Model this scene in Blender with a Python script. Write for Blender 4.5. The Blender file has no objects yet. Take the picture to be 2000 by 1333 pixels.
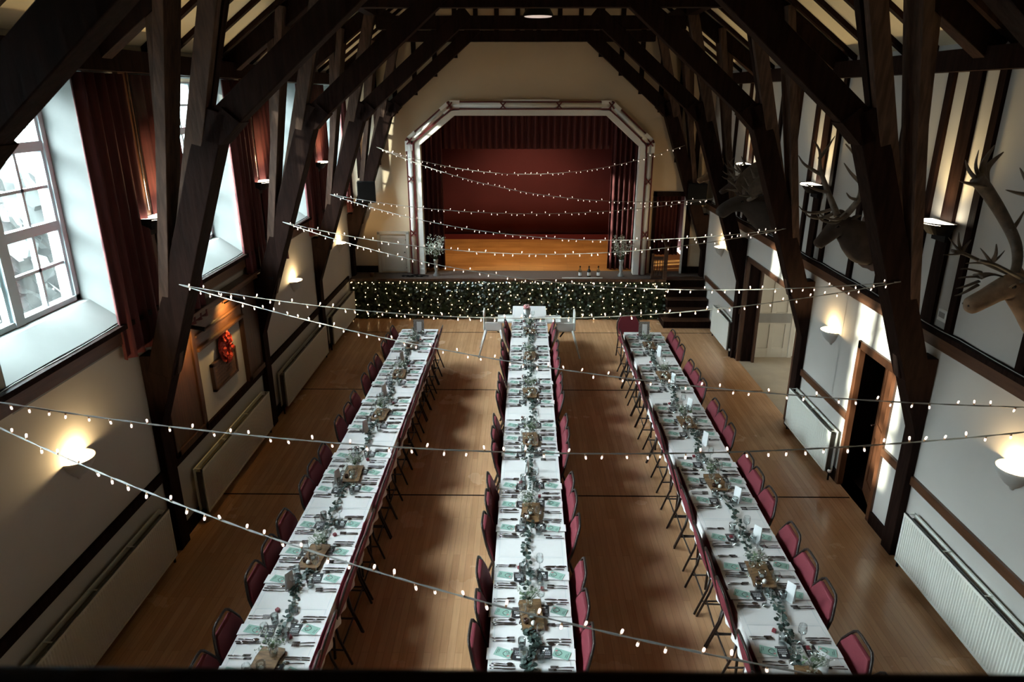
import bpy, math, random
from mathutils import Vector, Matrix
PI = math.pi
R = random.Random(7)
C = bpy.context.scene.collection
SC = bpy.context.scene

# ------------------------------------------------------------ camera, world, sun, exposure
cam = bpy.data.objects.new('camera', bpy.data.cameras.new('camera'))
C.objects.link(cam)
cam.location = (0, 0, 5.0)
cam.rotation_euler = (math.radians(90 - 19.4213), 0, math.radians(0.6357))
cam.data.sensor_width = 36.0
cam.data.lens = 36.0 * 1360 / 2000
cam.data.clip_start = 0.05
cam.data.dof.use_dof = True
cam.data.dof.focus_distance = 9.0
cam.data.dof.aperture_fstop = 3.5
SC.camera = cam

W = bpy.data.worlds.new('overcast_sky')
SC.world = W
W.use_nodes = True
SKY_COL = (0.85, 0.93, 1.0, 1)
W.node_tree.nodes['Background'].inputs[0].default_value = SKY_COL
# overcast sky: dull near the horizon, brightest overhead
_n = W.node_tree.nodes; _l = W.node_tree.links
_tc = _n.new('ShaderNodeTexCoord'); _sx = _n.new('ShaderNodeSeparateXYZ'); _mr = _n.new('ShaderNodeMapRange')
_l.new(_tc.outputs['Generated'], _sx.inputs[0]); _l.new(_sx.outputs['Z'], _mr.inputs[0])
_mr.interpolation_type = 'SMOOTHSTEP'
_mr.inputs[1].default_value = 0.10; _mr.inputs[2].default_value = 0.62
_mr.inputs[3].default_value = 9.0; _mr.inputs[4].default_value = 86.0
_l.new(_mr.outputs[0], _n['Background'].inputs[1])

sun = bpy.data.objects.new('sun', bpy.data.lights.new('sun', 'SUN'))
C.objects.link(sun)
sun.data.energy = 14.0
sun.data.color = (1.0, 0.93, 0.80)
sun.data.angle = math.radians(1.2)
sun.rotation_euler = Vector((8.8, 2.25, -2.55)).to_track_quat('-Z', 'Y').to_euler()

SC.view_settings.view_transform = 'Standard'
SC.view_settings.look = 'None'
SC.view_settings.gamma = 1.0
SC.view_settings.exposure = 0.6
SC.view_settings.use_curve_mapping = False
SC.cycles.max_bounces = 8
SC.cycles.diffuse_bounces = 5
SC.cycles.glossy_bounces = 3
SC.cycles.transmission_bounces = 6
SC.cycles.transparent_max_bounces = 16
SC.cycles.caustics_reflective = False
SC.cycles.caustics_refractive = False
SC.cycles.sample_clamp_indirect = 4.0
SC.cycles.sample_clamp_direct = 0.0

XL, XR, XC, YE = -4.0, 4.36, 0.18, 16.45
TRUSS_Y = [16.2, 13.3, 10.1, 6.9, 3.62]
SILL = 2.62

def sky_portal(y, z, sy, sz):
    l = bpy.data.lights.new('window_portal', 'AREA')
    l.shape = 'RECTANGLE'; l.size = sz; l.size_y = sy
    l.cycles.is_portal = True
    o = bpy.data.objects.new('window_portal', l)
    C.objects.link(o)
    o.location = (-4.62, y, z)
    o.rotation_euler = Vector((1, 0, 0)).to_track_quat('-Z', 'Y').to_euler()
WIN = [(1.75, 3.55), (4.95, 6.77), (8.2, 10.03), (11.42, 13.22), (14.55, 16.25)]
for a, b in WIN:
    sky_portal((a + b) / 2, 4.15, b - a, 2.1)

# ------------------------------------------------------------ materials
def lin(c):
    return tuple((v / 12.92 if v <= 0.04045 else ((v + 0.055) / 1.055) ** 2.4) for v in c)
def rgb(r, g, b):
    return lin((r / 255, g / 255, b / 255)) + (1,)
def new_mat(name):
    m = bpy.data.materials.new(name); m.use_nodes = True
    nt = m.node_tree
    return m, nt, nt.nodes['Principled BSDF']
def plain(name, col, rough=0.6, metal=0.0, var=0.0, scale=6.0, bump=0.0, stretch=None, col2=None, spec=None):
    m, nt, p = new_mat(name)
    p.inputs['Base Color'].default_value = col
    p.inputs['Roughness'].default_value = rough
    p.inputs['Metallic'].default_value = metal
    if spec is not None: p.inputs['Specular IOR Level'].default_value = spec
    if var or bump or col2:
        tc = nt.nodes.new('ShaderNodeTexCoord')
        mp = nt.nodes.new('ShaderNodeMapping')
        nt.links.new(tc.outputs['Object'], mp.inputs[0])
        if stretch: mp.inputs['Scale'].default_value = stretch
        n = nt.nodes.new('ShaderNodeTexNoise')
        n.inputs['Scale'].default_value = scale
        n.inputs['Detail'].default_value = 4
        nt.links.new(mp.outputs[0], n.inputs[0])
        if var or col2:
            r = nt.nodes.new('ShaderNodeValToRGB')
            c2 = col2 or tuple(v * (1 - var) for v in col[:3]) + (1,)
            r.color_ramp.elements[0].color = c2
            r.color_ramp.elements[1].color = col
            r.color_ramp.elements[0].position = 0.35
            r.color_ramp.elements[1].position = 0.65
            nt.links.new(n.outputs[0], r.inputs[0])
            nt.links.new(r.outputs[0], p.inputs['Base Color'])
        if bump:
            b = nt.nodes.new('ShaderNodeBump')
            b.inputs['Strength'].default_value = bump
            b.inputs['Distance'].default_value = 0.02
            nt.links.new(n.outputs[0], b.inputs['Height'])
            nt.links.new(b.outputs[0], p.inputs['Normal'])
    return m
def glow(name, col, strength, sampled=True):
    m, nt, p = new_mat(name)
    p.inputs['Base Color'].default_value = (0.8, 0.8, 0.8, 1)
    p.inputs['Emission Color'].default_value = col
    p.inputs['Emission Strength'].default_value = strength
    if not sampled:
        try: m.cycles.emission_sampling = 'NONE'
        except Exception: pass
    return m
def thin_glass(name, tint, haze=0.0, noise=False, spec=0.35, dark=0.0):
    """thin pane: mostly see-through, a little milky, with a surface gloss"""
    m = bpy.data.materials.new(name); m.use_nodes = True
    nt = m.node_tree; nt.nodes.clear()
    out = nt.nodes.new('ShaderNodeOutputMaterial')
    tr = nt.nodes.new('ShaderNodeBsdfTransparent'); tr.inputs[0].default_value = tint
    gl = nt.nodes.new('ShaderNodeBsdfGlossy'); gl.inputs['Roughness'].default_value = 0.06
    lw = nt.nodes.new('ShaderNodeLayerWeight'); lw.inputs[0].default_value = spec
    mx = nt.nodes.new('ShaderNodeMixShader')
    nt.links.new(lw.outputs['Facing'], mx.inputs[0])
    base = tr
    if haze:
        df = nt.nodes.new('ShaderNodeBsdfTranslucent'); df.inputs[0].default_value = (0.85, 0.92, 0.92, 1)
        mh = nt.nodes.new('ShaderNodeMixShader'); mh.inputs[0].default_value = haze
        if noise:
            tc = nt.nodes.new('ShaderNodeTexCoord')
            n = nt.nodes.new('ShaderNodeTexNoise'); n.inputs['Scale'].default_value = 5
            n.inputs['Detail'].default_value = 8; n.inputs['Roughness'].default_value = 0.7
            nt.links.new(tc.outputs['Object'], n.inputs[0])
            mr = nt.nodes.new('ShaderNodeMapRange')
            mr.inputs[1].default_value = 0.35; mr.inputs[2].default_value = 0.65
            mr.inputs[3].default_value = haze * 0.4; mr.inputs[4].default_value = min(1, haze * 1.6)
            nt.links.new(n.outputs[0], mr.inputs[0]); nt.links.new(mr.outputs[0], mh.inputs[0])
        nt.links.new(tr.outputs[0], mh.inputs[1]); nt.links.new(df.outputs[0], mh.inputs[2])
        base = mh
    nt.links.new(base.outputs[0], mx.inputs[1]); nt.links.new(gl.outputs[0], mx.inputs[2])
    nt.links.new(mx.outputs[0], out.inputs[0])
    return m
def boards(name, c1, c2, cm, width, length, rough, along='Y', var=0.5):
    m, nt, p = new_mat(name)
    tc = nt.nodes.new('ShaderNodeTexCoord'); mp = nt.nodes.new('ShaderNodeMapping')
    nt.links.new(tc.outputs['Object'], mp.inputs[0])
    if along == 'Y': mp.inputs['Rotation'].default_value = (0, 0, PI / 2)
    b = nt.nodes.new('ShaderNodeTexBrick')
    b.inputs['Color1'].default_value = c1; b.inputs['Color2'].default_value = c2; b.inputs['Mortar'].default_value = cm
    b.inputs['Scale'].default_value = 1.0; b.inputs['Brick Width'].default_value = length
    b.inputs['Row Height'].default_value = width; b.inputs['Mortar Size'].default_value = 0.0022
    b.inputs['Bias'].default_value = -0.1
    nt.links.new(mp.outputs[0], b.inputs[0])
    n = nt.nodes.new('ShaderNodeTexNoise'); n.inputs['Scale'].default_value = 1.1; n.inputs['Detail'].default_value = 5
    mp2 = nt.nodes.new('ShaderNodeMapping'); mp2.inputs['Scale'].default_value = (1, 1, 1)
    nt.links.new(tc.outputs['Object'], mp2.inputs[0]); nt.links.new(mp2.outputs[0], n.inputs[0])
    g = nt.nodes.new('ShaderNodeTexNoise'); g.inputs['Scale'].default_value = 3.0; g.inputs['Detail'].default_value = 6
    mp3 = nt.nodes.new('ShaderNodeMapping')
    mp3.inputs['Scale'].default_value = (14, 0.8, 1) if along == 'Y' else (0.8, 14, 1)
    nt.links.new(tc.outputs['Object'], mp3.inputs[0]); nt.links.new(mp3.outputs[0], g.inputs[0])
    ad = nt.nodes.new('ShaderNodeMath'); ad.operation = 'ADD'
    nt.links.new(n.outputs[0], ad.inputs[0]); nt.links.new(g.outputs[0], ad.inputs[1])
    mr = nt.nodes.new('ShaderNodeMapRange'); mr.inputs[1].default_value = 0.55; mr.inputs[2].default_value = 1.45
    mr.inputs[3].default_value = 1 - var; mr.inputs[4].default_value = 1 + var * 0.6
    nt.links.new(ad.outputs[0], mr.inputs[0])
    mu = nt.nodes.new('ShaderNodeMixRGB'); mu.blend_type = 'MULTIPLY'; mu.inputs[0].default_value = 1
    nt.links.new(b.outputs[0], mu.inputs[1]); nt.links.new(mr.outputs[0], mu.inputs[2])
    nt.links.new(mu.outputs[0], p.inputs['Base Color'])
    mr2 = nt.nodes.new('ShaderNodeMapRange'); mr2.inputs[1].default_value = 0.15; mr2.inputs[2].default_value = 0.85
    mr2.inputs[3].default_value = rough - 0.06; mr2.inputs[4].default_value = rough + 0.12
    nt.links.new(n.outputs[0], mr2.inputs[0]); nt.links.new(mr2.outputs[0], p.inputs['Roughness'])
    return m

M = {}
M['wall'] = plain('painted_plaster', (0.49, 0.465, 0.43, 1), 0.85, var=0.06, scale=1.2, bump=0.05)
M['endwall'] = plain('cream_plaster', (0.68, 0.535, 0.37, 1), 0.85, var=0.05, scale=1.0, bump=0.05)
M['roofplaster'] = plain('cream_ceiling_plaster', (0.66, 0.57, 0.40, 1), 0.9, var=0.08, scale=2)
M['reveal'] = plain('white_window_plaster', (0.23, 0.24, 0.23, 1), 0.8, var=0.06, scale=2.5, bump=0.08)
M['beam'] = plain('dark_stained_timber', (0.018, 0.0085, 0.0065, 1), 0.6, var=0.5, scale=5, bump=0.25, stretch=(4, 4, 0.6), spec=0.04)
M['strut'] = plain('lit_stained_timber', (0.092, 0.053, 0.038, 1), 0.65, var=0.5, scale=5, bump=0.25, stretch=(5, 5, 0.7), spec=0.15)  # stained timber, lighter because light on the truss struts is put into the colour
M['oak'] = plain('dark_oak', (0.075, 0.032, 0.017, 1), 0.38, var=0.5, scale=4, bump=0.1, stretch=(6, 6, 0.6))
M['oakh'] = plain('oak_moulding', (0.10, 0.042, 0.021, 1), 0.35, var=0.4, scale=4, bump=0.1, stretch=(6, 0.6, 6))
M['doorwood'] = plain('door_wood', (0.095, 0.034, 0.014, 1), 0.4, var=0.4, scale=3, bump=0.1, stretch=(6, 6, 0.5))
M['floor'] = boards('strip_floor', rgb(214, 167, 126), rgb(198, 150, 109), rgb(180, 134, 96), 0.075, 1.5, 0.21, 'Y', 0.24)
M['stagefloor'] = boards('stage_boards', rgb(196, 138, 76), rgb(172, 114, 58), rgb(96, 58, 26), 0.07, 1.2, 0.38, 'X', 0.4)
M['carpet'] = plain('grey_brown_carpet', (0.10, 0.075, 0.065, 1), 0.95, var=0.2, scale=40)
M['corridor'] = plain('beige_vinyl', (0.42, 0.34, 0.25, 1), 0.6, var=0.12, scale=3)
M['white'] = plain('white_gloss_paint', (0.86, 0.86, 0.83, 1), 0.4, var=0.04, scale=3)
M['windowpaint'] = plain('window_paint', (0.72, 0.84, 0.88, 1), 0.5, var=0.04, scale=3)
M['doorwhite'] = plain('cream_door_paint', (0.66, 0.62, 0.55, 1), 0.45, var=0.04, scale=3)
M['grey'] = plain('grey_plate', (0.30, 0.29, 0.28, 1), 0.5, var=0.05)
M['rad'] = plain('radiator_enamel', (0.72, 0.72, 0.66, 1), 0.4, var=0.03, scale=2)
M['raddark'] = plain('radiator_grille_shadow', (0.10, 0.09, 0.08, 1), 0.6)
M['redcurtain'] = plain('red_velvet', (0.085, 0.010, 0.011, 1), 0.8, var=0.35, scale=9, stretch=(6, 6, 0.4))
M['stagered'] = plain('stage_drape', (0.085, 0.010, 0.012, 1), 0.85, var=0.12, scale=1.5)
M['redpaint'] = plain('dark_red_paint', (0.12, 0.012, 0.014, 1), 0.5)
M['black'] = plain('black_plastic', (0.006, 0.006, 0.0065, 1), 0.5, var=0.2, spec=0.12)
M['chairframe'] = plain('hammered_black_metal', (0.035, 0.022, 0.018, 1), 0.28, 0.4, var=0.3, scale=60, bump=0.3)
M['maroon'] = plain('maroon_fabric', (0.165, 0.013, 0.025, 1), 0.75, var=0.15, scale=120)
M['cloth'] = plain('white_linen', (0.75, 0.715, 0.70, 1), 0.75, var=0.03, scale=3, bump=0.15)
M['hem'] = plain('linen_hem_crease', (0.55, 0.58, 0.60, 1), 0.8)
M['napkin'] = plain('white_paper_napkin', (0.80, 0.78, 0.77, 1), 0.8, var=0.03, scale=20)
M['mint'] = plain('mint_card', (0.30, 0.475, 0.40, 1), 0.6, var=0.03)
M['ink'] = plain('black_ink', (0.02, 0.025, 0.03, 1), 0.6)
M['pink'] = plain('pink_ink', (0.75, 0.30, 0.30, 1), 0.6)
M['blackcard'] = plain('black_card', (0.018, 0.016, 0.018, 1), 0.5, var=0.3, scale=30)
M['chalk'] = plain('white_ink', (0.8, 0.8, 0.8, 1), 0.6)
M['photo'] = plain('grey_print', (0.12, 0.10, 0.10, 1), 0.5, var=0.7, scale=60)
M['steel'] = plain('polished_cutlery', (0.30, 0.26, 0.26, 1), 0.16, 0.95, var=0.25, scale=30)
M['slice'] = plain('live_edge_wood', (0.25, 0.135, 0.06, 1), 0.5, var=0.5, scale=9, bump=0.2, stretch=(1.5, 5, 1))
M['bark'] = plain('bark', (0.14, 0.075, 0.035, 1), 0.8, var=0.5, scale=30, bump=0.6)
M['leaf'] = plain('eucalyptus_leaf', (0.038, 0.066, 0.054, 1), 0.55, var=0.45, scale=14)
M['stem'] = plain('eucalyptus_stem', (0.16, 0.15, 0.09, 1), 0.7)
M['ivy'] = plain('ivy_leaf', (0.020, 0.040, 0.016, 1), 0.35, var=0.6, scale=8)
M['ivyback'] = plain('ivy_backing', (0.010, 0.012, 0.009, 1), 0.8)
M['gyp'] = plain('gypsophila', (0.50, 0.50, 0.43, 1), 0.7, var=0.3, scale=80)
M['gypgreen'] = plain('gypsophila_stalk', (0.12, 0.17, 0.09, 1), 0.7)
M['wax'] = plain('white_wax', (0.85, 0.84, 0.80, 1), 0.4)
M['dkglass'] = plain('dark_jar', (0.05, 0.022, 0.015, 1), 0.2)
M['sweet'] = plain('wrapped_sweet', (0.22, 0.03, 0.04, 1), 0.4)
M['glass'] = thin_glass('clear_glass', (0.93, 0.97, 0.97, 1), spec=0.42)
M['pane'] = thin_glass('weathered_pane', (0.92, 0.98, 0.97, 1), haze=0.004, noise=True, spec=0.12)
M['sconce'] = plain('plaster_white', (0.50, 0.50, 0.48, 1), 0.7)
M['bulbw'] = glow('warm_lamp', (1.0, 0.74, 0.42, 1), 40.0)
M['lens'] = glow('pendant_lens', (1.0, 0.80, 0.70, 1), 0.35)
M['tube'] = glow('uplighter_lens', (1.0, 0.88, 0.66, 1), 9.0)
M['fairy'] = glow('fairy_bulb', (1.0, 0.80, 0.68, 1), 1.3, False)
M['fairybase'] = plain('amber_bulb_base', (0.60, 0.36, 0.20, 1), 0.4)
M['curtainbulb'] = glow('warm_fairy_bulb', (1.0, 0.68, 0.34, 1), 6.0, False)
M['cable'] = plain('clear_white_cable', (0.34, 0.34, 0.32, 1), 0.4)
M['wire'] = plain('copper_wire', (0.10, 0.06, 0.03, 1), 0.4, 0.3)
M['fur1'] = plain('caribou_fur', (0.30, 0.20, 0.13, 1), 0.9, var=0.35, scale=10, bump=0.3)
M['fur2'] = plain('elk_fur', (0.048, 0.028, 0.019, 1), 0.9, var=0.4, scale=9, bump=0.3)
M['fur3'] = plain('moose_fur', (0.035, 0.021, 0.014, 1), 0.9, var=0.5, scale=6, bump=0.3)
M['fur4'] = plain('red_deer_fur', (0.28, 0.17, 0.095, 1), 0.9, var=0.35, scale=10, bump=0.3)
M['antler'] = plain('antler', (0.11, 0.078, 0.055, 1), 0.6, var=0.5, scale=12, bump=0.4)
M['antlertip'] = plain('pale_antler', (0.22, 0.15, 0.10, 1), 0.6, var=0.4, scale=12, bump=0.4)
M['eye'] = plain('glass_eye', (0.005, 0.004, 0.003, 1), 0.08)
M['nose'] = plain('dark_nose', (0.05, 0.035, 0.03, 1), 0.4)
M['plastic'] = plain('white_plastic', (0.80, 0.80, 0.77, 1), 0.35)
M['poppy'] = plain('poppy_red', (0.62, 0.045, 0.02, 1), 0.6, var=0.5, scale=25)
M['plaque'] = plain('carved_plaque', (0.17, 0.085, 0.045, 1), 0.5, var=0.35, scale=50, bump=0.3)
M['tin'] = plain('galvanised_tin', (0.42, 0.45, 0.45, 1), 0.35, 0.6, var=0.2, scale=20)
M['hessian'] = plain('lace_frame', (0.36, 0.31, 0.28, 1), 0.8, var=0.6, scale=70, bump=0.3)
M['signpaper'] = plain('sign_paper', (0.82, 0.82, 0.82, 1), 0.7)
M['gin'] = thin_glass('bottle_glass', (0.72, 0.82, 0.85, 1), spec=0.4)
M['bottledark'] = plain('dark_bottle', (0.02, 0.02, 0.015, 1), 0.15)
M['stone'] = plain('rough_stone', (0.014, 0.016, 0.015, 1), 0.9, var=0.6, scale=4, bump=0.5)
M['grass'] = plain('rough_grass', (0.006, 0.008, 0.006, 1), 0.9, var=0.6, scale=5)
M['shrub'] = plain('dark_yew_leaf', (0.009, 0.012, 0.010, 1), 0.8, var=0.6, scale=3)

# ------------------------------------------------------------ mesh builder
class MB:
    def __init__(s): s.v = []; s.f = []; s.m = []; s.sm = []
    def add(s, vs, fs, mi=0, smooth=False):
        o = len(s.v); s.v += [tuple(v) for v in vs]
        for f in fs:
            s.f.append([i + o for i in f]); s.m.append(mi); s.sm.append(smooth)
        return s
    def box(s, x0, x1, y0, y1, z0, z1, mi=0):
        vs = [(x, y, z) for x in (x0, x1) for y in (y0, y1) for z in (z0, z1)]
        return s.add(vs, [(0, 1, 3, 2), (4, 6, 7, 5), (0, 4, 5, 1), (2, 3, 7, 6), (0, 2, 6, 4), (1, 5, 7, 3)], mi)
    def obox(s, c, sx, sy, sz, rot=None, mi=0):
        q = rot or Matrix.Identity(3); c = Vector(c)
        vs = [c + q @ Vector((x * sx / 2, y * sy / 2, z * sz / 2)) for x in (-1, 1) for y in (-1, 1) for z in (-1, 1)]
        return s.add(vs, [(0, 1, 3, 2), (4, 6, 7, 5), (0, 4, 5, 1), (2, 3, 7, 6), (0, 2, 6, 4), (1, 5, 7, 3)], mi)
    def beam(s, p0, p1, w, h, side=(0, 1, 0), mi=0, w1=None, h1=None):
        """bar from p0 to p1; w along 'side', h along the third axis"""
        p0 = Vector(p0); p1 = Vector(p1); d = (p1 - p0).normalized()
        a = Vector(side); a = (a - d * a.dot(d)).normalized(); b = d.cross(a)
        w1 = w if w1 is None else w1; h1 = h if h1 is None else h1
        vs = []
        for p, ww, hh in ((p0, w, h), (p1, w1, h1)):
            for i, j in ((-1, -1), (1, -1), (1, 1), (-1, 1)):
                vs.append(p + a * (ww / 2 * i) + b * (hh / 2 * j))
        return s.add(vs, [(0, 3, 2, 1), (4, 5, 6, 7), (0, 1, 5, 4), (1, 2, 6, 5), (2, 3, 7, 6), (3, 0, 4, 7)], mi)
    def tube(s, pts, r, seg=8, mi=0, closed=False, cap=True, flat=1.0, smooth=True):
        pts = [Vector(p) for p in pts]; n = len(pts)
        rs = r if isinstance(r, (list, tuple)) else [r] * n
        vs = []; prev = None
        for i, p in enumerate(pts):
            if closed: d = pts[(i + 1) % n] - pts[i - 1]
            else: d = pts[min(i + 1, n - 1)] - pts[max(i - 1, 0)]
            if d.length < 1e-9: d = Vector((0, 0, 1))
            d.normalize()
            if prev is None:
                ref = Vector((0, 0, 1)) if abs(d.z) < 0.9 else Vector((0, 1, 0))
                a = d.cross(ref).normalized()
            else:
                a = (prev - d * prev.dot(d)).normalized()
            prev = a; b = d.cross(a)
            for k in range(seg):
                t = 2 * PI * k / seg
                vs.append(p + (a * math.cos(t) + b * math.sin(t) * flat) * rs[i])
        fs = []
        for i in range(n if closed else n - 1):
            j = (i + 1) % n
            for k in range(seg):
                l = (k + 1) % seg
                fs.append((i * seg + k, i * seg + l, j * seg + l, j * seg + k))
        if not closed and cap:
            fs.append(tuple(range(seg))[::-1]); fs.append(tuple((n - 1) * seg + k for k in range(seg)))
        return s.add(vs, fs, mi, smooth)
    def lathe(s, prof, c=(0, 0, 0), seg=20, mi=0, smooth=True, a0=0, a1=2 * PI, axis='Z'):
        full = abs(a1 - a0 - 2 * PI) < 1e-6
        n = seg if full else seg + 1
        vs = []
        for r, z in prof:
            for k in range(n):
                t = a0 + (a1 - a0) * k / seg
                vs.append((c[0] + r * math.cos(t), c[1] + r * math.sin(t), c[2] + z))
        fs = []
        for i in range(len(prof) - 1):
            for k in range(n if full else n - 1):
                l = (k + 1) % n
                fs.append((i * n + k, i * n + l, (i + 1) * n + l, (i + 1) * n + k))
        return s.add(vs, fs, mi, smooth)
    def prism(s, poly, h0, h1, axis='Z', mi=0, smooth=False):
        """polygon extruded along an axis; poly in the other two axes (XY, or XZ for Y, or YZ for X)"""
        n = len(poly)
        def pt(a, b, h):
            return (a, b, h) if axis == 'Z' else ((a, h, b) if axis == 'Y' else (h, a, b))
        vs = [pt(a, b, h0) for a, b in poly] + [pt(a, b, h1) for a, b in poly]
        fs = [tuple(range(n))[::-1], tuple(range(n, 2 * n))] + [(i, (i + 1) % n, n + (i + 1) % n, n + i) for i in range(n)]
        return s.add(vs, fs, mi, smooth)
    def sphere(s, c, r, seg=10, rings=6, mi=0, sc=(1, 1, 1)):
        vs = []; fs = []
        for i in range(rings + 1):
            p = PI * i / rings
            for k in range(seg):
                t = 2 * PI * k / seg
                vs.append((c[0] + r * sc[0] * math.sin(p) * math.cos(t), c[1] + r * sc[1] * math.sin(p) * math.sin(t), c[2] + r * sc[2] * math.cos(p)))
        for i in range(rings):
            for k in range(seg):
                l = (k + 1) % seg
                fs.append((i * seg + k, (i + 1) * seg + k, (i + 1) * seg + l, i * seg + l))
        return s.add(vs, fs, mi, True)
    def loft(s, rings, mi=0, cap=True):
        n = len(rings[0]); vs = [v for r in rings for v in r]; fs = []
        for i in range(len(rings) - 1):
            for k in range(n):
                l = (k + 1) % n
                fs.append((i * n + k, i * n + l, (i + 1) * n + l, (i + 1) * n + k))
        if cap:
            fs.append(tuple(range(n))[::-1]); fs.append(tuple((len(rings) - 1) * n + k for k in range(n)))
        return s.add(vs, fs, mi, True)
    def disc(s, c, r, n, seg=7, mi=0, sc=1.0, ax=None):
        c = Vector(c); n = Vector(n).normalized()
        a = (Vector(ax) if ax else Vector((R.uniform(-1, 1), R.uniform(-1, 1), 0.1)))
        a = (a - n * a.dot(n)).normalized(); b = n.cross(a)
        vs = [c + a * (r * math.cos(2 * PI * k / seg)) + b * (r * sc * math.sin(2 * PI * k / seg)) for k in range(seg)]
        return s.add(vs, [tuple(range(seg))], mi)
    def mesh(s, name, mats):
        me = bpy.data.meshes.new(name)
        me.from_pydata(s.v, [], s.f)
        for m in (mats if isinstance(mats, (list, tuple)) else [mats]): me.materials.append(M[m])
        me.polygons.foreach_set('material_index', s.m)
        me.polygons.foreach_set('use_smooth', s.sm)
        me.update()
        return me
    def build(s, name, mats, parent=None, bevel=0.0):
        o = bpy.data.objects.new(name, s.mesh(name, mats))
        C.objects.link(o)
        if parent: o.parent = parent
        if bevel:
            b = o.modifiers.new('bevel', 'BEVEL'); b.width = bevel; b.segments = 2; b.limit_method = 'ANGLE'
        return o

def empty(name, loc=(0, 0, 0), rz=0.0):
    o = bpy.data.objects.new(name, None); C.objects.link(o)
    o.location = loc; o.rotation_euler = (0, 0, rz); o.empty_display_size = 0.1
    return o
def tag(o, label, cat, group=None, kind=None):
    o['label'] = label; o['category'] = cat
    if group: o['group'] = group
    if kind: o['kind'] = kind
    return o
def thing(name, label, cat, loc=(0, 0, 0), rz=0.0, group=None):
    return tag(empty(name, loc, rz), label, cat, group)
def struct(name, mb, mats, parent=None, bevel=0.0):
    o = mb.build(name, mats, parent, bevel)
    if not parent: o['kind'] = 'structure'
    return o
def kids(o): return [c for c in bpy.data.objects if c.parent == o]
TREE = {}
def register(root):
    """remember a prototype's tree so that it can be copied without searching the file"""
    def rec(o): return (o, [rec(c) for c in o.children])
    TREE[root.name] = rec(root)
def dup(root, loc, rz, label, group=None):
    def rec(node, par):
        o, ch = node
        c = o.copy(); C.objects.link(c)
        if par: c.parent = par
        for n in ch: rec(n, c)
        return c
    c = rec(TREE[root.name], None)
    c.location = loc; c.rotation_euler = (0, 0, rz)
    c['label'] = label
    if group: c['group'] = group
    return c
def lamp(kind, loc, energy, col, parent=None, **kw):
    l = bpy.data.lights.new('lamp_light', kind); l.energy = energy; l.color = col
    for k, v in kw.items(): setattr(l, k, v)
    o = bpy.data.objects.new('lamp_light', l); C.objects.link(o); o.location = loc
    if parent: o.parent = parent
    return o
ORD = ['nearest', 'second nearest', 'third nearest', 'fourth nearest', 'fifth nearest', 'sixth nearest', 'seventh nearest']
NTH = ['first', 'second', 'third', 'fourth', 'fifth', 'sixth', 'seventh', 'eighth', 'ninth', 'tenth', 'eleventh', 'twelfth',
       'thirteenth', 'fourteenth', 'fifteenth', 'sixteenth', 'seventeenth', 'eighteenth', 'nineteenth', 'twentieth']
trim_n = [0]
def trim(mb, mats='beam', bevel=0.0):
    trim_n[0] += 1
    return struct('trim_%d' % trim_n[0], mb, mats, None, bevel)

# ============================================================ THE ROOM
# ---- floor
struct('floor', MB().box(-4.6, 4.6, -3, 16.5, -0.12, 0), 'floor')
for y in (4.5, 8.02, 11.53, 14.75):
    trim(MB().box(-4.0, 4.36, y - 0.012, y + 0.012, 0.0, 0.002), 'beam')
struct('floor_corridor', MB().box(4.38, 7.4, 10.2, 13.4, -0.1, 0.004), 'corridor')

# ---- left wall with five deep windows
b = MB()
b.box(-4.65, XL, -3, 17, -0.1, SILL)
b.box(-4.65, XL, -3, 17, 5.22, 5.55)
ys = [-3] + [v for w in WIN for v in w] + [17]
for i in range(0, len(ys), 2):
    b.box(-4.65, XL, ys[i], ys[i + 1], SILL, 5.22)
struct('wall_left', b, 'reveal' if False else 'wall')
for k, (a, c) in enumerate(WIN):
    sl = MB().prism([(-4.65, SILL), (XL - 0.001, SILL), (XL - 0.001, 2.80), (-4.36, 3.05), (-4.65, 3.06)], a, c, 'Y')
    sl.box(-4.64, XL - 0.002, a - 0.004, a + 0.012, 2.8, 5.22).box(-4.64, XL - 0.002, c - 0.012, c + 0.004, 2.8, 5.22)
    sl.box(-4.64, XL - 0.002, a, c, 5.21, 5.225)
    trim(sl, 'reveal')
    wroot = empty('window_%d' % (k + 1), (-4.5, (a + c) / 2, 3.06)); wroot['kind'] = 'structure'
    h = (c - a) / 2 - 0.012; H = 2.15
    f = MB()
    f.box(-0.05, 0.05, -h, -h + 0.06, 0, H).box(-0.05, 0.05, h - 0.06, h, 0, H)
    f.box(-0.05, 0.05, -h, h, 0, 0.05).box(-0.05, 0.05, -h, h, H - 0.06, H)
    f.box(-0.06, 0.06, -0.06, 0.06, 0, H)
    f.build('window_frame', 'windowpaint', wroot)
    g = MB()
    for z in (0.76, 1.50): g.box(-0.035, 0.035, -h + 0.06, -0.06, z - 0.045, z + 0.045).box(-0.035, 0.035, 0.06, h - 0.06, z - 0.045, z + 0.045)
    for z in (0.40, 1.13, 1.82): g.box(-0.022, 0.022, -h, h, z - 0.014, z + 0.014)
    for s in (-1, 1):
        m = s * (h + 0.0) / 2
        g.box(-0.022, 0.022, m - 0.016, m + 0.016, 0, H)
        for e in (s * 0.075, s * (h - 0.075)): g.box(-0.03, 0.03, e - 0.018, e + 0.018, 0, H)
    g.build('glazing_bar', 'windowpaint', wroot)
    for s in (-1, 1):
        q = MB().box(-0.003, 0.003, min(s * 0.06, s * (h - 0.05)), max(s * 0.06, s * (h - 0.05)), 0.04, H - 0.05)
        q.build('pane', 'pane', wroot)

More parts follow.
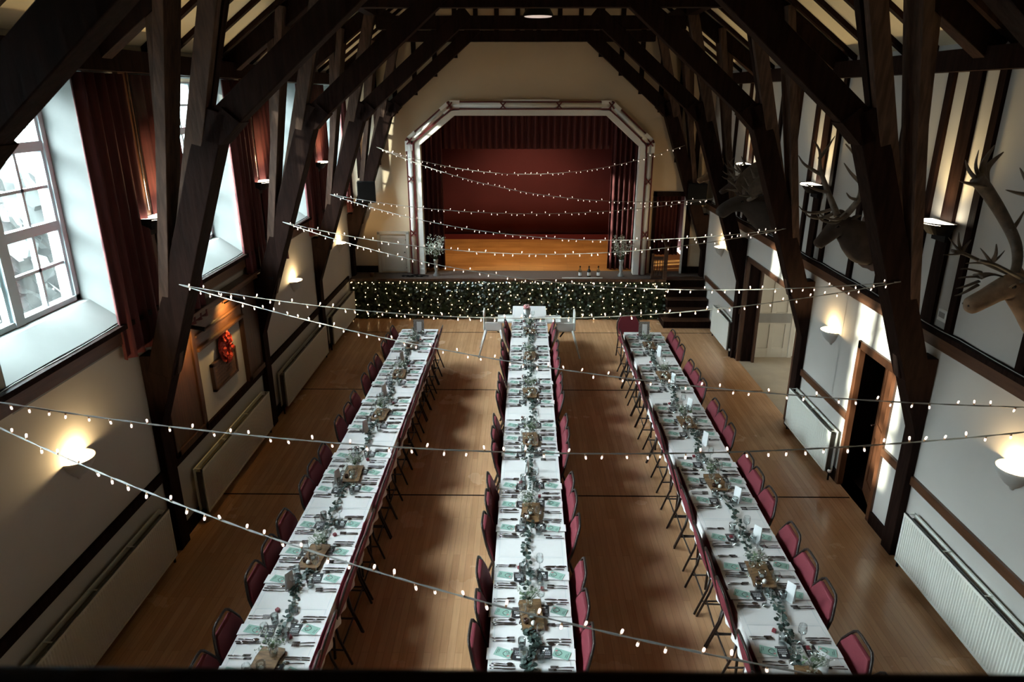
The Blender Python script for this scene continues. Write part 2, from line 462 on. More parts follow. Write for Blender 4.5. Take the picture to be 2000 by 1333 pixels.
# ---- right wall with two doorways
b = MB()
xr2 = 4.62
for y0, y1 in ((-3, 7.5), (8.95, 10.42), (13.06, 17)): b.box(XR, xr2, y0, y1, -0.1, SILL)
b.box(XR, XR + 0.04, 8.38, 8.96, -0.1, SILL)
b.box(XR, XR + 0.04, 7.5, 8.38, 1.98, SILL).box(XR, xr2, 10.42, 13.06, 2.03, SILL)
b.box(XR, xr2, -3, 17, SILL, 5.55)
struct('wall_right', b, 'wall')
# ---- end wall with the stage opening and a side doorway
b = MB()
OP = [(-2.30, 0.96), (-2.30, 3.95), (-1.50, 4.60), (1.96, 4.60), (2.74, 3.93), (2.74, 0.96)]
b.prism([(-4.1, 0), (-2.3, 0), (-2.3, 3.95), (-1.5, 4.6), (-1.5, 5.4), (-4.1, 5.4)], YE, YE + 0.2, 'Y')
b.prism([(2.74, 0), (3.19, 0), (3.19, 2.79), (3.89, 2.79), (3.89, 0), (4.5, 0), (4.5, 5.4), (1.96, 5.4), (1.96, 4.6), (2.74, 3.93)], YE, YE + 0.2, 'Y')
b.box(-1.5, 1.96, YE, YE + 0.2, 4.6, 5.4)
b.prism([(-4.5, 5.4), (4.8, 5.4), (XC, 8.75)], YE, YE + 0.2, 'Y')
struct('wall_end', b, 'endwall')
struct('wall_back', MB().box(-4.6, 4.9, -3.2, -3, -0.1, 9), 'endwall')
# ---- roof slopes
SL = 0.75
def roofz(rel): return 5.36 + (4.35 - rel) * SL
for s, nm in ((-1, 'ceiling_left'), (1, 'ceiling_right')):
    p = [(XC + s * 4.6, roofz(4.6)), (XC, roofz(0)), (XC, roofz(0) + 0.12), (XC + s * 4.6, roofz(4.6) + 0.12)]
    struct(nm, MB().prism(p, -3.1, 17, 'Y'), 'roofplaster')
    # rafters under the plaster
    b = MB(); y = -2.6
    while y < 16.4:
        b.beam((XC + s * 4.3, y, roofz(4.3) - 0.03), (XC, y, roofz(0) - 0.03), 0.075, 0.06)
        y += 0.62
    trim(b)
    # wall plate, purlins
    trim(MB().box(min(XC + s * 4.0, XC + s * 4.2), max(XC + s * 4.0, XC + s * 4.2), -3, YE, 5.22, 5.42))
    for rel in (2.75, 1.1):
        trim(MB().beam((XC + s * rel, -3, roofz(rel) - 0.16), (XC + s * rel, YE, roofz(rel) - 0.16), 0.16, 0.2, side=(1, 0, 0)))

# ---- rails, skirting
for s, xw, z0, z1 in ((1, XL, 2.67, 2.81), (-1, XR, 2.54, 2.68)):
    trim(MB().box(min(xw, xw + s * 0.06), max(xw, xw + s * 0.06), -3, YE, z0, z1), 'oakh')
    trim(MB().box(min(xw, xw + s * 0.10), max(xw, xw + s * 0.10), -3, YE, z1, z1 + 0.05), 'beam')
LD = [(-3, 16.45)]
trim(MB().box(XL, XL + 0.035, -3, 15.75, 0.93, 1.04))
for y0, y1 in ((-3, 7.45), (8.42, 10.35), (13.15, 15.9)):
    trim(MB().box(XR - 0.035, XR, y0, y1, 0.94, 1.04), 'oakh')
b = MB().box(XL, XL + 0.03, -3, 15.75, 0, 0.16)
struct('baseboard_left', b, 'beam')
b = MB()
for y0, y1 in ((-3, 7.45), (8.42, 10.35), (13.15, 15.1)): b.box(XR - 0.03, XR, y0, y1, 0, 0.16)
struct('baseboard_right', b, 'beam')
struct('baseboard_end', MB().box(-3.95, -3.42, YE - 0.03, YE, 0.96, 1.12).box(3.93, 4.33, YE - 0.03, YE, 0.96, 1.12), 'beam')
# loose fairy light leads lying along both sills
for s, xw, z in ((1, XL, 2.865), (-1, XR, 2.735)):
    for j in range(2):
        pts = [(xw + s * (0.02 + 0.03 * j + 0.012 * math.sin(i * 1.7 + j)), -1 + i * 0.3, z + 0.004 * math.sin(i * 2.3)) for i in range(57)]
        tag(MB().tube(pts, 0.005, 5).build('cable', 'cable' if j else 'black'), '%s cable lying along the %s window sill ledge, %s' % ('pale' if j else 'black', 'left' if s > 0 else 'right', 'outer strand' if j else 'inner strand') if s > 0 else '%s cable lying along the ledge under the deer heads' % ('pale' if j else 'black'), 'cable')
# ---- half timbering on the upper right wall
for ty in [0.4, 3.75, 7.1, 10.3, 13.5]:
    b = MB()
    for dy, w in ((0.02, 0.2), (-0.38, 0.1), (0.42, 0.1), (1.15, 0.1), (1.9, 0.1)):
        if ty + dy > 16.3: continue
        b.box(XR - 0.04, XR, ty + dy - w / 2, ty + dy + w / 2, 2.72, 5.25)
    trim(b)
# ---- studs on the gable above the arch
b = MB(); x = -3.7
while x < 4.1:
    rel = abs(x - XC)
    z0 = 6.1 if rel < 1.27 else 6.06 - (rel - 1.27) * 0.844
    if rel > 3.0: z0 = 4.6 - (rel - 3.0) * 2.6
    b.box(x - 0.05, x + 0.05, YE - 0.05, YE, max(z0, 3.2), roofz(rel) - 0.02)
    x += 0.455
trim(b)
# small dark post next to the stage doorway
trim(MB().box(3.89, 4.02, YE - 0.03, YE, 0.96, 2.9).box(3.12, 3.19, YE - 0.03, YE, 0.96, 2.9).box(3.12, 4.02, YE - 0.03, YE, 2.79, 2.9))
trim(MB().box(3.84, 3.885, YE - 0.05, YE, 0.96, 2.79), 'white')

# ---- doors in the right wall
d1 = empty('door_1', (XR, 7.94, 0)); d1['kind'] = 'structure'
f = MB()
f.box(-0.03, 0.09, -0.49, -0.41, 0, 2.06).box(-0.03, 0.05, 0.41, 0.49, 0, 2.06).box(-0.03, 0.09, -0.49, 0.49, 1.96, 2.06)
f.build('door_frame', 'doorwood', d1, 0.006)
leaf = empty('door_leaf', (0.05, -0.41, 0)); leaf.parent = d1; leaf.rotation_euler = (0, 0, -math.radians(16))
f = MB()
f.box(0, 0.045, 0, 0.10, 0.02, 1.95).box(0, 0.045, 0.58, 0.68, 0.02, 1.95)
for z0, z1 in ((0.02, 0.22), (0.86, 1.04), (1.82, 1.95)): f.box(0, 0.045, 0.10, 0.58, z0, z1)
f.box(0.018, 0.03, 0.10, 0.58, 0.22, 0.86).box(0.018, 0.03, 0.10, 0.58, 1.04, 1.82)
f.build('door_panel', 'doorwood', leaf, 0.004)
MB().tube([(-0.05, 0.60, 1.0), (-0.05, 0.64, 1.0), (0, 0.64, 1.0)], 0.01, 6).build('door_handle', 'steel', leaf)
# dark lobby behind the single door
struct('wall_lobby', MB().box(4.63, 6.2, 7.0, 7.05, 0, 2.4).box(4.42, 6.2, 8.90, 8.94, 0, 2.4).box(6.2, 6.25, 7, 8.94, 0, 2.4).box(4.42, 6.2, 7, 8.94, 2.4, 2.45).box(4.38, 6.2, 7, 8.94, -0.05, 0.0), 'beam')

d2 = empty('door_2', (XR, 11.71, 0)); d2['kind'] = 'structure'
f = MB()
f.box(-0.03, 0.05, -1.40, -1.31, 0, 2.12).box(-0.03, 0.05, 1.31, 1.40, 0, 2.12).box(-0.03, 0.05, -1.40, 1.40, 2.03, 2.12)
f.box(0.24, 0.29, 1.22, 1.31, 0, 2.03)
f.build('door_frame', 'oak', d2, 0.006)
MB().box(0.05, 0.27, 1.29, 1.32, 0, 2.03).box(0.05, 0.27, -1.32, -1.29, 0, 2.03).box(0.05, 0.27, -1.3, 1.3, 2.0, 2.03).build('door_lining', 'beam', d2)
# corridor shell beyond
struct('wall_corridor', MB().box(4.63, 7.4, 13.3, 13.4, 0, 2.5).box(7.3, 7.4, 10.0, 13.4, 0, 2.5).box(4.63, 7.4, 10.1, 10.2, 0, 2.5), 'white')
struct('ceiling_corridor', MB().box(4.63, 7.4, 10.1, 13.4, 2.4, 2.5), 'white')
d3 = empty('door_3', (4.67, 13.24, 0)); d3['kind'] = 'structure'
f = MB()
f.box(-0.06, 0, -0.02, 0.06, 0, 2.06).box(0.74, 0.82, -0.02, 0.06, 0, 2.06).box(-0.06, 0.82, -0.02, 0.06, 2.0, 2.06)
f.build('door_frame', 'doorwhite', d3)
f = MB(); f.box(0.0, 0.74, 0.02, 0.05, 0.0, 2.0)
for x0, x1 in ((0, 0.11), (0.32, 0.42), (0.63, 0.74)): f.box(x0, x1, 0, 0.04, 0, 2.0)
for z0, z1 in ((0, 0.2), (0.70, 0.95), (1.62, 1.70), (1.9, 2.0)): f.box(0.1, 0.64, 0.001, 0.04, z0, z1)
f.build('door_panel', 'doorwhite', d3, 0.006)
MB().box(0.02, 0.72, -0.012, 0.0, 0.74, 0.93).build('push_plate', 'grey', d3)
trim(MB().box(7.28, 7.31, 10.2, 13.2, 0, 0.12).box(5.62, 7.3, 13.27, 13.3, 0, 0.12), 'beam')
lamp('POINT', (5.6, 11.2, 2.25), 9, (1, 0.84, 0.66), None, shadow_soft_size=0.15)
# small white cupboard door left of the stage, painted panel
d4 = empty('door_4', (-3.02, YE, 0.96)); d4['kind'] = 'structure'
f = MB().box(-0.38, -0.31, -0.04, 0, 0, 0.98).box(0.31, 0.38, -0.04, 0, 0, 0.98).box(-0.38, 0.38, -0.04, 0, 0.93, 1.0)
f.build('door_frame', 'doorwhite', d4, 0.005)
f = MB().box(-0.30, 0.30, -0.02, 0, 0.03, 0.90)
for x0, x1 in ((-0.30, -0.24), (0.24, 0.30)): f.box(x0, x1, -0.035, 0, 0.03, 0.90)
for z0, z1 in ((0.03, 0.10), (0.84, 0.90)): f.box(-0.3, 0.3, -0.034, 0, z0, z1)
f.build('door_panel', 'doorwhite', d4, 0.003)
MB().sphere((0.27, -0.045, 0.5), 0.014).sphere((0.30, -0.04, 0.12), 0.01).sphere((0.30, -0.04, 0.8), 0.01).build('door_knob', 'black', d4)

# ============================================================ ROOF TRUSSES
def make_truss():
    t = thing('roof_truss', '', 'roof truss', (XC, TRUSS_Y[3], 0))
    for s in (-1, 1):
        p = [(s * 4.175, 0), (s * 4.09, 0), (s * 4.09, 1.55), (s * 3.78, 2.42), (s * 4.175, 2.42)]
        MB().prism(p, -0.105, 0.105, 'Y').build('wall_post', 'beam', t, 0.008)
        n = Vector((0.943 * s, 0, 0.334))
        a = Vector((s * 3.86, 0, 2.17)) + n * 0.13; c = Vector((s * 3.0, 0, 4.6)) + n * 0.13
        MB().beam(a, c + (c - a).normalized() * 0.25, 0.26, 0.26).build('leg', 'beam', t, 0.01)
        n = Vector((0.645 * s, 0, 0.764))
        a = Vector((s * 3.0, 0, 4.6)) + n * 0.125; c = Vector((s * 1.25, 0, 6.09)) + n * 0.125
        d = (c - a).normalized()
        MB().beam(a - d * 0.15, c + d * 0.30, 0.18, 0.25).build('brace', 'beam', t, 0.01)
        MB().prism([(s * 3.0, 4.56), (s * 2.80, 4.76), (s * 2.95, 4.9), (s * 3.14, 4.6)], -0.13, 0.13, 'Y').build('strap', 'beam', t)
        MB().beam((s * 4.12, 0, roofz(4.12) - 0.16), (s * 0.0, 0, roofz(0) - 0.16), 0.18, 0.22).build('rafter', 'beam', t, 0.01)
        MB().beam((s * 3.925, 0.0, 2.25), (s * 3.29, -0.06, roofz(3.29) - 0.05), 0.20, 0.10, w1=0.36).build('strut', 'strut', t, 0.006)
        MB().beam((s * 3.92, 0.02, 2.2), (s * 2.74, -0.16, roofz(2.74) - 0.1), 0.10, 0.17).build('inner_strut', 'strut', t, 0.006)
        MB().beam((s * 3.92, 0.0, 2.2), (s * 2.80, 0.16, roofz(2.80) - 0.1), 0.12, 0.17).build('inner_strut', 'beam', t, 0.006)
        MB().beam((s * 3.74, 0.0, 2.8), (s * 3.49, 0.0, roofz(3.49) - 0.05), 0.14, 0.09).build('wall_strut', 'strut', t, 0.006)
    MB().beam((-2.7, 0, 6.20), (2.7, 0, 6.20), 0.16, 0.22).build('collar_beam', 'beam', t, 0.01)
    MB().beam((0, 0, 6.3), (0, 0, roofz(0) - 0.1), 0.16, 0.18).build('king_post', 'beam', t, 0.01)
    return t
tr = make_truss(); register(tr)
TL = ['dark timber roof truss against the stage end wall', 'dark timber roof truss second from the stage wall',
      'dark timber roof truss in the middle of the hall', 'dark timber roof truss second from the balcony',
      'dark timber roof truss closest to the balcony, cropped by the frame']
for i, y in enumerate(TRUSS_Y):
    if i == 3: tr['label'] = TL[3]; tr['group'] = 'roof trusses'; continue
    dup(tr, (XC, y, 0), 0, TL[i], 'roof trusses')

# ============================================================ OUTSIDE THE WINDOWS
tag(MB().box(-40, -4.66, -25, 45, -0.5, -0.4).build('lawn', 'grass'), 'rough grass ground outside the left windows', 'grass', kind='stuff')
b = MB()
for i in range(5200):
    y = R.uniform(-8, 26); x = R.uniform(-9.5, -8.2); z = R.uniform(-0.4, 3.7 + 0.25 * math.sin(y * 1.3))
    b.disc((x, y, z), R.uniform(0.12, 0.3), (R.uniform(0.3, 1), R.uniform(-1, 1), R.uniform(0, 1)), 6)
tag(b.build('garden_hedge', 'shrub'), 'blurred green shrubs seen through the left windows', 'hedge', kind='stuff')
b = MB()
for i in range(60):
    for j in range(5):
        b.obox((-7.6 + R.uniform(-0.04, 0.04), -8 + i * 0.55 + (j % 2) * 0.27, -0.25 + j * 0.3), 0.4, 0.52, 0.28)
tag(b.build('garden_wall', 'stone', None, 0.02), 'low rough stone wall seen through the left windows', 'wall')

# ============================================================ STAGE
st = thing('stage', 'raised wooden stage with dark apron across the hall end', 'stage', (0, 15.85, 0))
MB().box(-3.97, 3.42, 0, 0.595, 0, 0.95).box(-2.28, 2.72, 0.59, 0.83, 0.7, 0.95).build('apron', 'carpet', st)
MB().box(3.42, 4.33, 0.28, 0.595, 0, 0.95).box(3.2, 3.88, 0.59, 0.83, 0.7, 0.95).build('apron', 'carpet', st)
MB().box(-3.29, 4.34, 0.82, 5.34, 0.8, 0.955).build('stage_floor', 'stagefloor', st)
MB().box(-3.97, 3.42, -0.06, 0.0, 0.86, 0.965).build('nosing', 'oak', st, 0.01)
MB().box(-3.97, 3.42, -0.02, 0.0, 0, 0.86).build('fascia', 'ivyback', st)
struct('wall_stage', MB().box(-3.4, -3.3, YE + 0.2, 21.3, 0.9, 5.6).box(4.5, 4.6, YE + 0.2, 21.3, 0.9, 5.6).box(-3.4, 4.6, 21.2, 21.3, 0.9, 5.6), 'stagered')
struct('ceiling_stage', MB().box(-3.4, 4.6, YE + 0.2, 21.3, 5.5, 5.6), 'beam')
# proscenium frame
pf = thing('proscenium_frame', 'white eight sided moulded frame with dark red lines round the stage opening', 'stage frame', (0, 16.25, 0))
IN = [(-2.26, 0.96), (-2.26, 3.95), (-1.47, 4.58), (1.93, 4.58), (2.70, 3.91), (2.70, 0.96)]
MD = [(-2.41, 0.96), (-2.41, 4.00), (-1.53, 4.72), (1.98, 4.72), (2.85, 3.96), (2.85, 0.96)]
OU = [(-2.57, 0.96), (-2.57, 4.07), (-1.60, 4.87), (2.06, 4.87), (3.01, 4.03), (3.01, 0.96)]
def ring(mb, A, B, y0, y1):
    for i in range(len(A) - 1):
        mb.prism([A[i], A[i + 1], B[i + 1], B[i]], y0, y1, 'Y')
b = MB(); ring(b, IN, MD, 0.0, 0.22); b.build('inner_band', 'white', pf)
b = MB(); ring(b, MD, OU, 0.06, 0.2)
def mid(A, B, t=0.5): return [(a[0] * (1 - t) + c[0] * t, a[1] * (1 - t) + c[1] * t) for a, c in zip(A, B)]
for i in range(5):
    a, c = mid(MD, OU)[i], mid(MD, OU)[i + 1]
    b.tube([(a[0], 0.06, a[1]), (c[0], 0.06, c[1])], 0.066, 14)
b.build('moulding', 'white', pf)
b = MB()
for A, yy in ((MD, 0.0), (OU, 0.05)):
    for i in range(5): b.beam((A[i][0], yy, A[i][1]), (A[i + 1][0], yy, A[i + 1][1]), 0.03, 0.028)
b.build('red_line', 'redpaint', pf)
cm = mid(MD, OU)
for q in (1, 2, 3, 4):
    x, z = cm[q]
    d0 = Vector((cm[q][0] - cm[q - 1][0], 0, cm[q][1] - cm[q - 1][1])).normalized(); d1_ = Vector((cm[q + 1][0] - cm[q][0], 0, cm[q + 1][1] - cm[q][1])).normalized()
    b = MB().beam(Vector((x, 0.06, z)) - d0 * 0.22, Vector((x, 0.06, z)), 0.12, 0.21).beam((x, 0.06, z), Vector((x, 0.06, z)) + d1_ * 0.22, 0.12, 0.21)
    o = b.build('corner_block', 'white', pf)
xs = [(cm[1][0], 3.2), (cm[1][0], 1.95), (cm[4][0], 3.15), (cm[4][0], 1.93), (-0.38, cm[2][1]), (0.86, cm[2][1])] + [cm[q] for q in (1, 2, 3, 4)]
for x, z in xs:
    b = MB()
    for a in (-1, 1): b.beam((x - 0.06, -0.018, z - 0.07 * a), (x + 0.06, -0.018, z + 0.07 * a), 0.02, 0.026)
    b.build('ribbon_cross', 'redpaint', pf)
MB().box(-0.38, 0.86, 0.05, 0.2, 4.86, 4.92).build('key_block', 'white', pf)

def pleats(mb, p0, p1, z0, z1, amp, n, thick=0.02, nz=4, mi=0, jit=0.3):
    p0 = Vector(p0); p1 = Vector(p1); d = p1 - p0; L = d.length; d.normalize(); nrm = Vector((-d.y, d.x, 0))
    K = n * 8; ph = [R.uniform(-jit, jit) for _ in range(K + 1)]
    rows = []
    for side in (1, -1):
        for j in range(nz + 1):
            z = z0 + (z1 - z0) * j / nz
            a = amp * (1.15 - 0.3 * j / nz)
            for i in range(K + 1):
                t = i / K
                o = a * math.sin(2 * PI * n * t + 0.8 * math.sin(5.1 * t + j * 0.2)) + amp * 0.35 * ph[i] * 0.5
                rows.append(p0 + d * (L * t) + nrm * (o + side * thick / 2) + Vector((0, 0, z)))
    w = K + 1; fs = []; off = (nz + 1) * w
    for j in range(nz):
        for i in range(K):
            a = j * w + i
            fs.append((a, a + 1, a + w + 1, a + w)); fs.append((off + a, off + a + w, off + a + w + 1, off + a + 1))
    for i in range(K):
        fs.append((i, off + i, off + i + 1, i + 1)); a = nz * w + i
        fs.append((a, a + 1, off + a + 1, off + a))
    for j in range(nz):
        a = j * w; fs.append((a, a + w, off + a + w, off + a)); a += K
        fs.append((a, off + a, off + a + w, a + w))
    return mb.add(rows, fs, mi, True)
tag(pleats(MB(), (-3.2, 20.7, 0), (4.4, 20.7, 0), 1.06, 5.2, 0.012, 6).build('back_curtain', 'stagered'), 'plain dark red curtain across the back of the stage', 'curtain')
tag(MB().box(-3.2, 4.4, 20.6, 20.66, 0.955, 1.10).build('curtain_board', 'redpaint'), 'low dark red board along the foot of the stage back curtain', 'board')
tag(pleats(MB(), (-2.9, 16.9, 0), (3.4, 16.9, 0), 3.82, 5.2, 0.045, 42).build('stage_valance', 'redcurtain'), 'dark red pleated valance hanging across the top of the stage', 'curtain')
tag(pleats(MB(), (-2.75, 16.85, 0), (-1.82, 16.8, 0), 0.97, 5.0, 0.06, 8).build('stage_curtain', 'redcurtain'), 'dark red gathered curtain at the left side of the stage', 'curtain')
tag(pleats(MB(), (2.15, 16.8, 0), (3.1, 16.85, 0), 0.97, 5.0, 0.06, 8).build('stage_curtain', 'redcurtain'), 'dark red gathered curtain at the right side of the stage', 'curtain')
tag(pleats(MB(), (3.2, 16.72, 0), (3.82, 16.72, 0), 1.35, 2.78, 0.03, 7).build('doorway_curtain', 'redcurtain'), 'dark red curtain in the doorway right of the stage', 'curtain')
lamp('SPOT', (0.2, 18.2, 5.3), 420, (1.0, 0.74, 0.46), None, shadow_soft_size=0.5, spot_size=math.radians(110), spot_blend=0.7).rotation_euler = (math.radians(14), 0, 0)

# ---- ivy screen with lights
iv = thing('ivy_screen', 'dark ivy screen hung along the front of the stage', 'ivy screen', (0, 15.78, 0))
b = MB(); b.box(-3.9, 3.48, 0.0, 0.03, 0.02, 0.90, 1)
for i in range(5200):
    x = R.uniform(-3.9, 3.48); z = R.uniform(0.03, 0.90)
    b.disc((x, R.uniform(-0.09, -0.005), z), R.uniform(0.022, 0.048), (R.uniform(-0.7, 0.7), -1, R.uniform(-0.2, 1.0)), 5, 0, 0.8)
b.build('ivy_foliage', ['ivy', 'ivyback'], iv)['kind'] = 'stuff'
fc = thing('fairy_light_curtain', 'warm fairy lights hanging in columns over the ivy screen', 'fairy lights', (0, 15.68, 0))
bm_ = MB().sphere((0, 0, 0), 0.0105, 8, 5).mesh('curtain_bulb', 'curtainbulb')
spots = []; wires = MB(); x = -3.86
while x < 3.5:
    col = []
    z = 0.90
    while z > 0.0:
        col.append((x + R.uniform(-0.075, 0.075), R.uniform(-0.03, 0.01), max(z + R.uniform(-0.03, 0.03), 0.02))); z -= R.uniform(0.085, 0.18)
    wires.tube(col, 0.002, 4); spots += col
    x += R.uniform(0.20, 0.28)
top = [(-3.9 + i * 0.08, R.uniform(-0.02, 0.01), 0.90 + R.uniform(-0.012, 0.012)) for i in range(93)]
spots += top[::2]; wires.tube(top, 0.002, 4)
wires.build('wire', 'wire', fc)
R.shuffle(spots)
for p in spots[:100]:
    o = bpy.data.objects.new('bulb', bm_); C.objects.link(o); o.parent = fc; o.location = p
    k = R.uniform(0.7, 1.25); o.scale = (k, k, k)
b = MB()
for p in spots[100:]: b.sphere(p, 0.0105 * R.uniform(0.5, 1.25), 6, 4)
b.build('bulb', 'curtainbulb', fc)['kind'] = 'stuff'

# ---- steps, newel and rail at the right of the stage
sp = thing('stage_steps', 'dark wooden steps climbing to the stage at the right wall', 'steps', (3.9, 15.1, 0))
for i in range(5):
    y0 = i * 0.2; z1 = 0.95 * (i + 1) / 5.0
    w0 = -0.48 if i else -0.62
    MB().box(w0, 0.43, y0, 1.1, z1 - 0.19 if i else 0, z1 - 0.03).build('riser', 'beam', sp)
    MB().box(w0 - 0.02, 0.43, y0 - 0.03, y0 + 0.24, z1 - 0.03, z1).build('tread', 'oak', sp, 0.008)
hr = thing('stair_rail', 'dark wooden balustrade and handrail beside the stage steps', 'handrail', (3.38, 15.9, 0.0))
MB().box(-0.04, 0.04, -0.10, -0.02, 0, 1.75).build('newel_post', 'oak', hr, 0.006)
MB().beam((0.0, -0.06, 1.72), (0.0, 0.52, 1.9), 0.06, 0.05, (1, 0, 0)).build('handrail', 'oak', hr, 0.01)
b = MB().box(-0.30, -0.04, 0.0, 0.03, 1.40, 1.48).box(-0.30, -0.04, 0.0, 0.03, 0.97, 1.03).box(-0.31, -0.26, -0.01, 0.04, 0.96, 1.55)
for i in range(4): b.box(-0.24 + i * 0.06, -0.225 + i * 0.06, 0.005, 0.025, 1.03, 1.40)
b.build('balustrade', 'oak', hr)
# ---- loudspeakers
def speaker(loc, rz, label):
    t = thing('loudspeaker', label, 'loudspeaker', loc, rz)
    MB().prism([(-0.21, 0), (-0.13, 0.30), (0.13, 0.30), (0.21, 0)], -0.24, 0.24, 'Z').build('cabinet', 'black', t, 0.01)
    MB().box(-0.19, 0.19, -0.012, 0.0, -0.22, 0.22).build('grille', 'grey' if False else 'black', t)
    MB().tube([(0, 0.3, 0.0), (0, 0.42, 0.0)], 0.02, 8).build('bracket', 'black', t)
speaker((-3.47, 15.95, 2.93), math.radians(25), 'black loudspeaker on the end wall left of the stage')
speaker((4.0, 15.95, 2.90), math.radians(-15), 'black loudspeaker on the end wall above the stage steps')
# ---- vases, bottles and small things on the stage lip
def stage_flowers(x, label):
    t = thing('flower_vase', label, 'vase of flowers', (x, 16.15, 0.95))
    MB().lathe([(0.0, 0.0), (0.075, 0.0), (0.08, 0.02), (0.03, 0.10), (0.05, 0.2), (0.035, 0.28), (0.055, 0.36), (0.06, 0.40), (0.05, 0.40)], seg=16).build('vase', 'tin', t)
    b = MB()
    for i in range(46):
        a = R.uniform(0, 2 * PI); r = R.uniform(0.03, 0.24); h = R.uniform(0.55, 0.92)
        p = Vector((r * math.cos(a), r * 0.7 * math.sin(a), h))
        b.tube([(0, 0, 0.36), p * 0.6 + Vector((0, 0, 0.12)), p], 0.002, 4, 0)
        for k in range(9): b.disc(p + Vector((R.uniform(-.05, .05), R.uniform(-.05, .05), R.uniform(-.07, .05))), R.uniform(0.008, 0.018), (R.uniform(-1, 1), -1, R.uniform(0, 1)), 5, 1)
    b.build('flowers', ['gypgreen', 'gyp'], t)
stage_flowers(-1.98, 'pale wildflowers in a tall vase at the stage left edge')
stage_flowers(2.40, 'pale wildflowers in a tall vase at the stage right edge')
def bottle(x, mat, lab, label):
    t = thing('bottle', label, 'bottle', (x, 16.08, 0.95))
    MB().lathe([(0, 0), (0.042, 0), (0.045, 0.01), (0.045, 0.15), (0.036, 0.17), (0.016, 0.19), (0.016, 0.235), (0.0, 0.235)], seg=16).build('bottle_body', mat, t)
    t = t.children[0]
    MB().lathe([(0.018, 0.235), (0.018, 0.262), (0, 0.262)], seg=10).build('bottle_cap', 'black', t)
    MB().lathe([(0.046, 0.04), (0.046, 0.115)], seg=12, a0=PI * 1.15, a1=PI * 1.85).build('bottle_label', lab, t)
bottle(1.43, 'gin', 'signpaper', 'clear glass bottle with white label, left of three on the stage')
bottle(1.64, 'bottledark', 'signpaper', 'dark bottle with white label between two clear bottles on the stage')
bottle(1.86, 'gin', 'signpaper', 'clear glass bottle with white label, right of three on the stage')
tag(MB().lathe([(0, 0), (0.05, 0), (0.055, 0.09), (0.0, 0.09)], seg=14).build('pot', 'doorwood'), 'small brown pot at the left corner of the stage', 'pot').location = (-3.5, 16.05, 0.95)
tag(MB().beam((0, 0, 0), (0.95, 0.02, 0), 0.03, 0.02).build('baton', 'white'), 'thin white strip lying at the stage edge below the bottles', 'strip').location = (1.0, 15.93, 0.96)
b = MB()
for k in range(3):
    pts = [(-2.75 + i * 0.035 + R.uniform(-.01, .01), 16.05 + 0.06 * math.sin(i * 0.9 + k), 0.958 + 0.008 * (k + R.random())) for i in range(18)]
    b.tube(pts, 0.006, 5)
for k in range(5): b.obox((-2.75 + k * 0.11, 16.03, 0.975), 0.06, 0.05, 0.03)
tag(b.build('cable_tangle', 'black'), 'black cables and connectors at the foot of the left stage pillar', 'cables')

# ============================================================ WALL FIXTURES
# ---- window curtains on the piers
PIER = [('second', 6.47, 7.25, 7.48, 8.24), ('third', 9.76, 10.49, 10.72, 11.46), ('fourth', 12.98, 13.7, 13.93, 14.60)]
near = ['nearest', 'middle', 'farthest']
for k, (nm, a0, a1, b0, b1) in enumerate(PIER):
    for nme, y0, y1, side in (('a', a0, a1, 'near'), ('b', b0, b1, 'far')):
        o = pleats(MB(), (-3.92, y0, 0), (-3.92, y1, 0), 2.50 if side == 'near' else 2.42, 5.2, 0.04, 5, thick=0.015).build('window_curtain', 'redcurtain')
        tag(o, 'dark red curtain on the %s edge of the %s pier between left windows' % (side, near[k]), 'curtain', 'window curtains')
o = pleats(MB(), (-3.87, 15.85, 0), (-3.87, 16.1, 0), 2.5, 5.2, 0.045, 3, thick=0.015).build('window_curtain', 'redcurtain')
tag(o, 'dark red curtain in the corner beside the far left window', 'curtain', 'window curtains')
for k, y in enumerate((4.12, 7.36, 10.6, 13.82)):
    trim(MB().box(XL, XL + 0.05, y - 0.09, y + 0.09, 2.84, 5.22), 'doorwood')

# ---- black uplighters high on both walls
def make_uplight():
    t = thing('uplighter', '', 'wall lamp')
    poly = [(0, -0.23)] + [(0.24 * math.cos(a) ** 0.7 if abs(math.cos(a)) > 1e-6 else 0, 0.23 * math.sin(a)) for a in [(-PI / 2 + PI * i / 12) for i in range(1, 12)]] + [(0, 0.23)]
    n = len(poly)
    vs = [(x, y, 0.0) for x, y in poly] + [(x * 0.55, y * 0.6, -0.13) for x, y in poly]
    MB().add(vs, [tuple(range(n, 2 * n))[::-1]] + [(i, n + i, n + (i + 1) % n, (i + 1) % n) for i in range(n)]).build('housing', 'black', t)
    MB().prism([(x * 0.93 + 0.004, y * 0.93) for x, y in poly], -0.02, -0.008, 'Z').build('lens', 'tube', t)
    MB().box(0, 0.03, -0.12, 0.12, -0.2, -0.05).build('bracket', 'black', t)
    lamp('SPOT', (0.19, 0, 0.0), 66, (1.0, 0.75, 0.36), t, shadow_soft_size=0.09, spot_size=math.radians(128), spot_blend=1.0).rotation_euler = (PI, 0, 0)
    return t
up = make_uplight(); register(up)
UPL = [(-3.95, 7.36, 0), (-3.95, 10.6, 0), (-3.95, 13.82, 0), (-3.95, 4.12, 0), (4.31, 7.12, PI), (4.31, 10.32, PI), (4.31, 13.52, PI), (4.31, 3.77, PI)]
for i, (x, y, rz) in enumerate(UPL):
    lab = 'black half round uplighter glowing on the %s, %s from the balcony' % ('curtained left wall' if x < 0 else 'half timbered right wall', {3.8: 'first', 7.1: 'second', 7.4: 'second', 10.3: 'third', 10.6: 'third', 13.5: 'fourth', 13.8: 'fourth', 4.1: 'first'}[round(y, 1)])
    z = 3.80
    if i == 0: up.location = (x, y, z); up['label'] = lab; up['group'] = 'uplighters'
    else: dup(up, (x, y, z), rz, lab, 'uplighters')
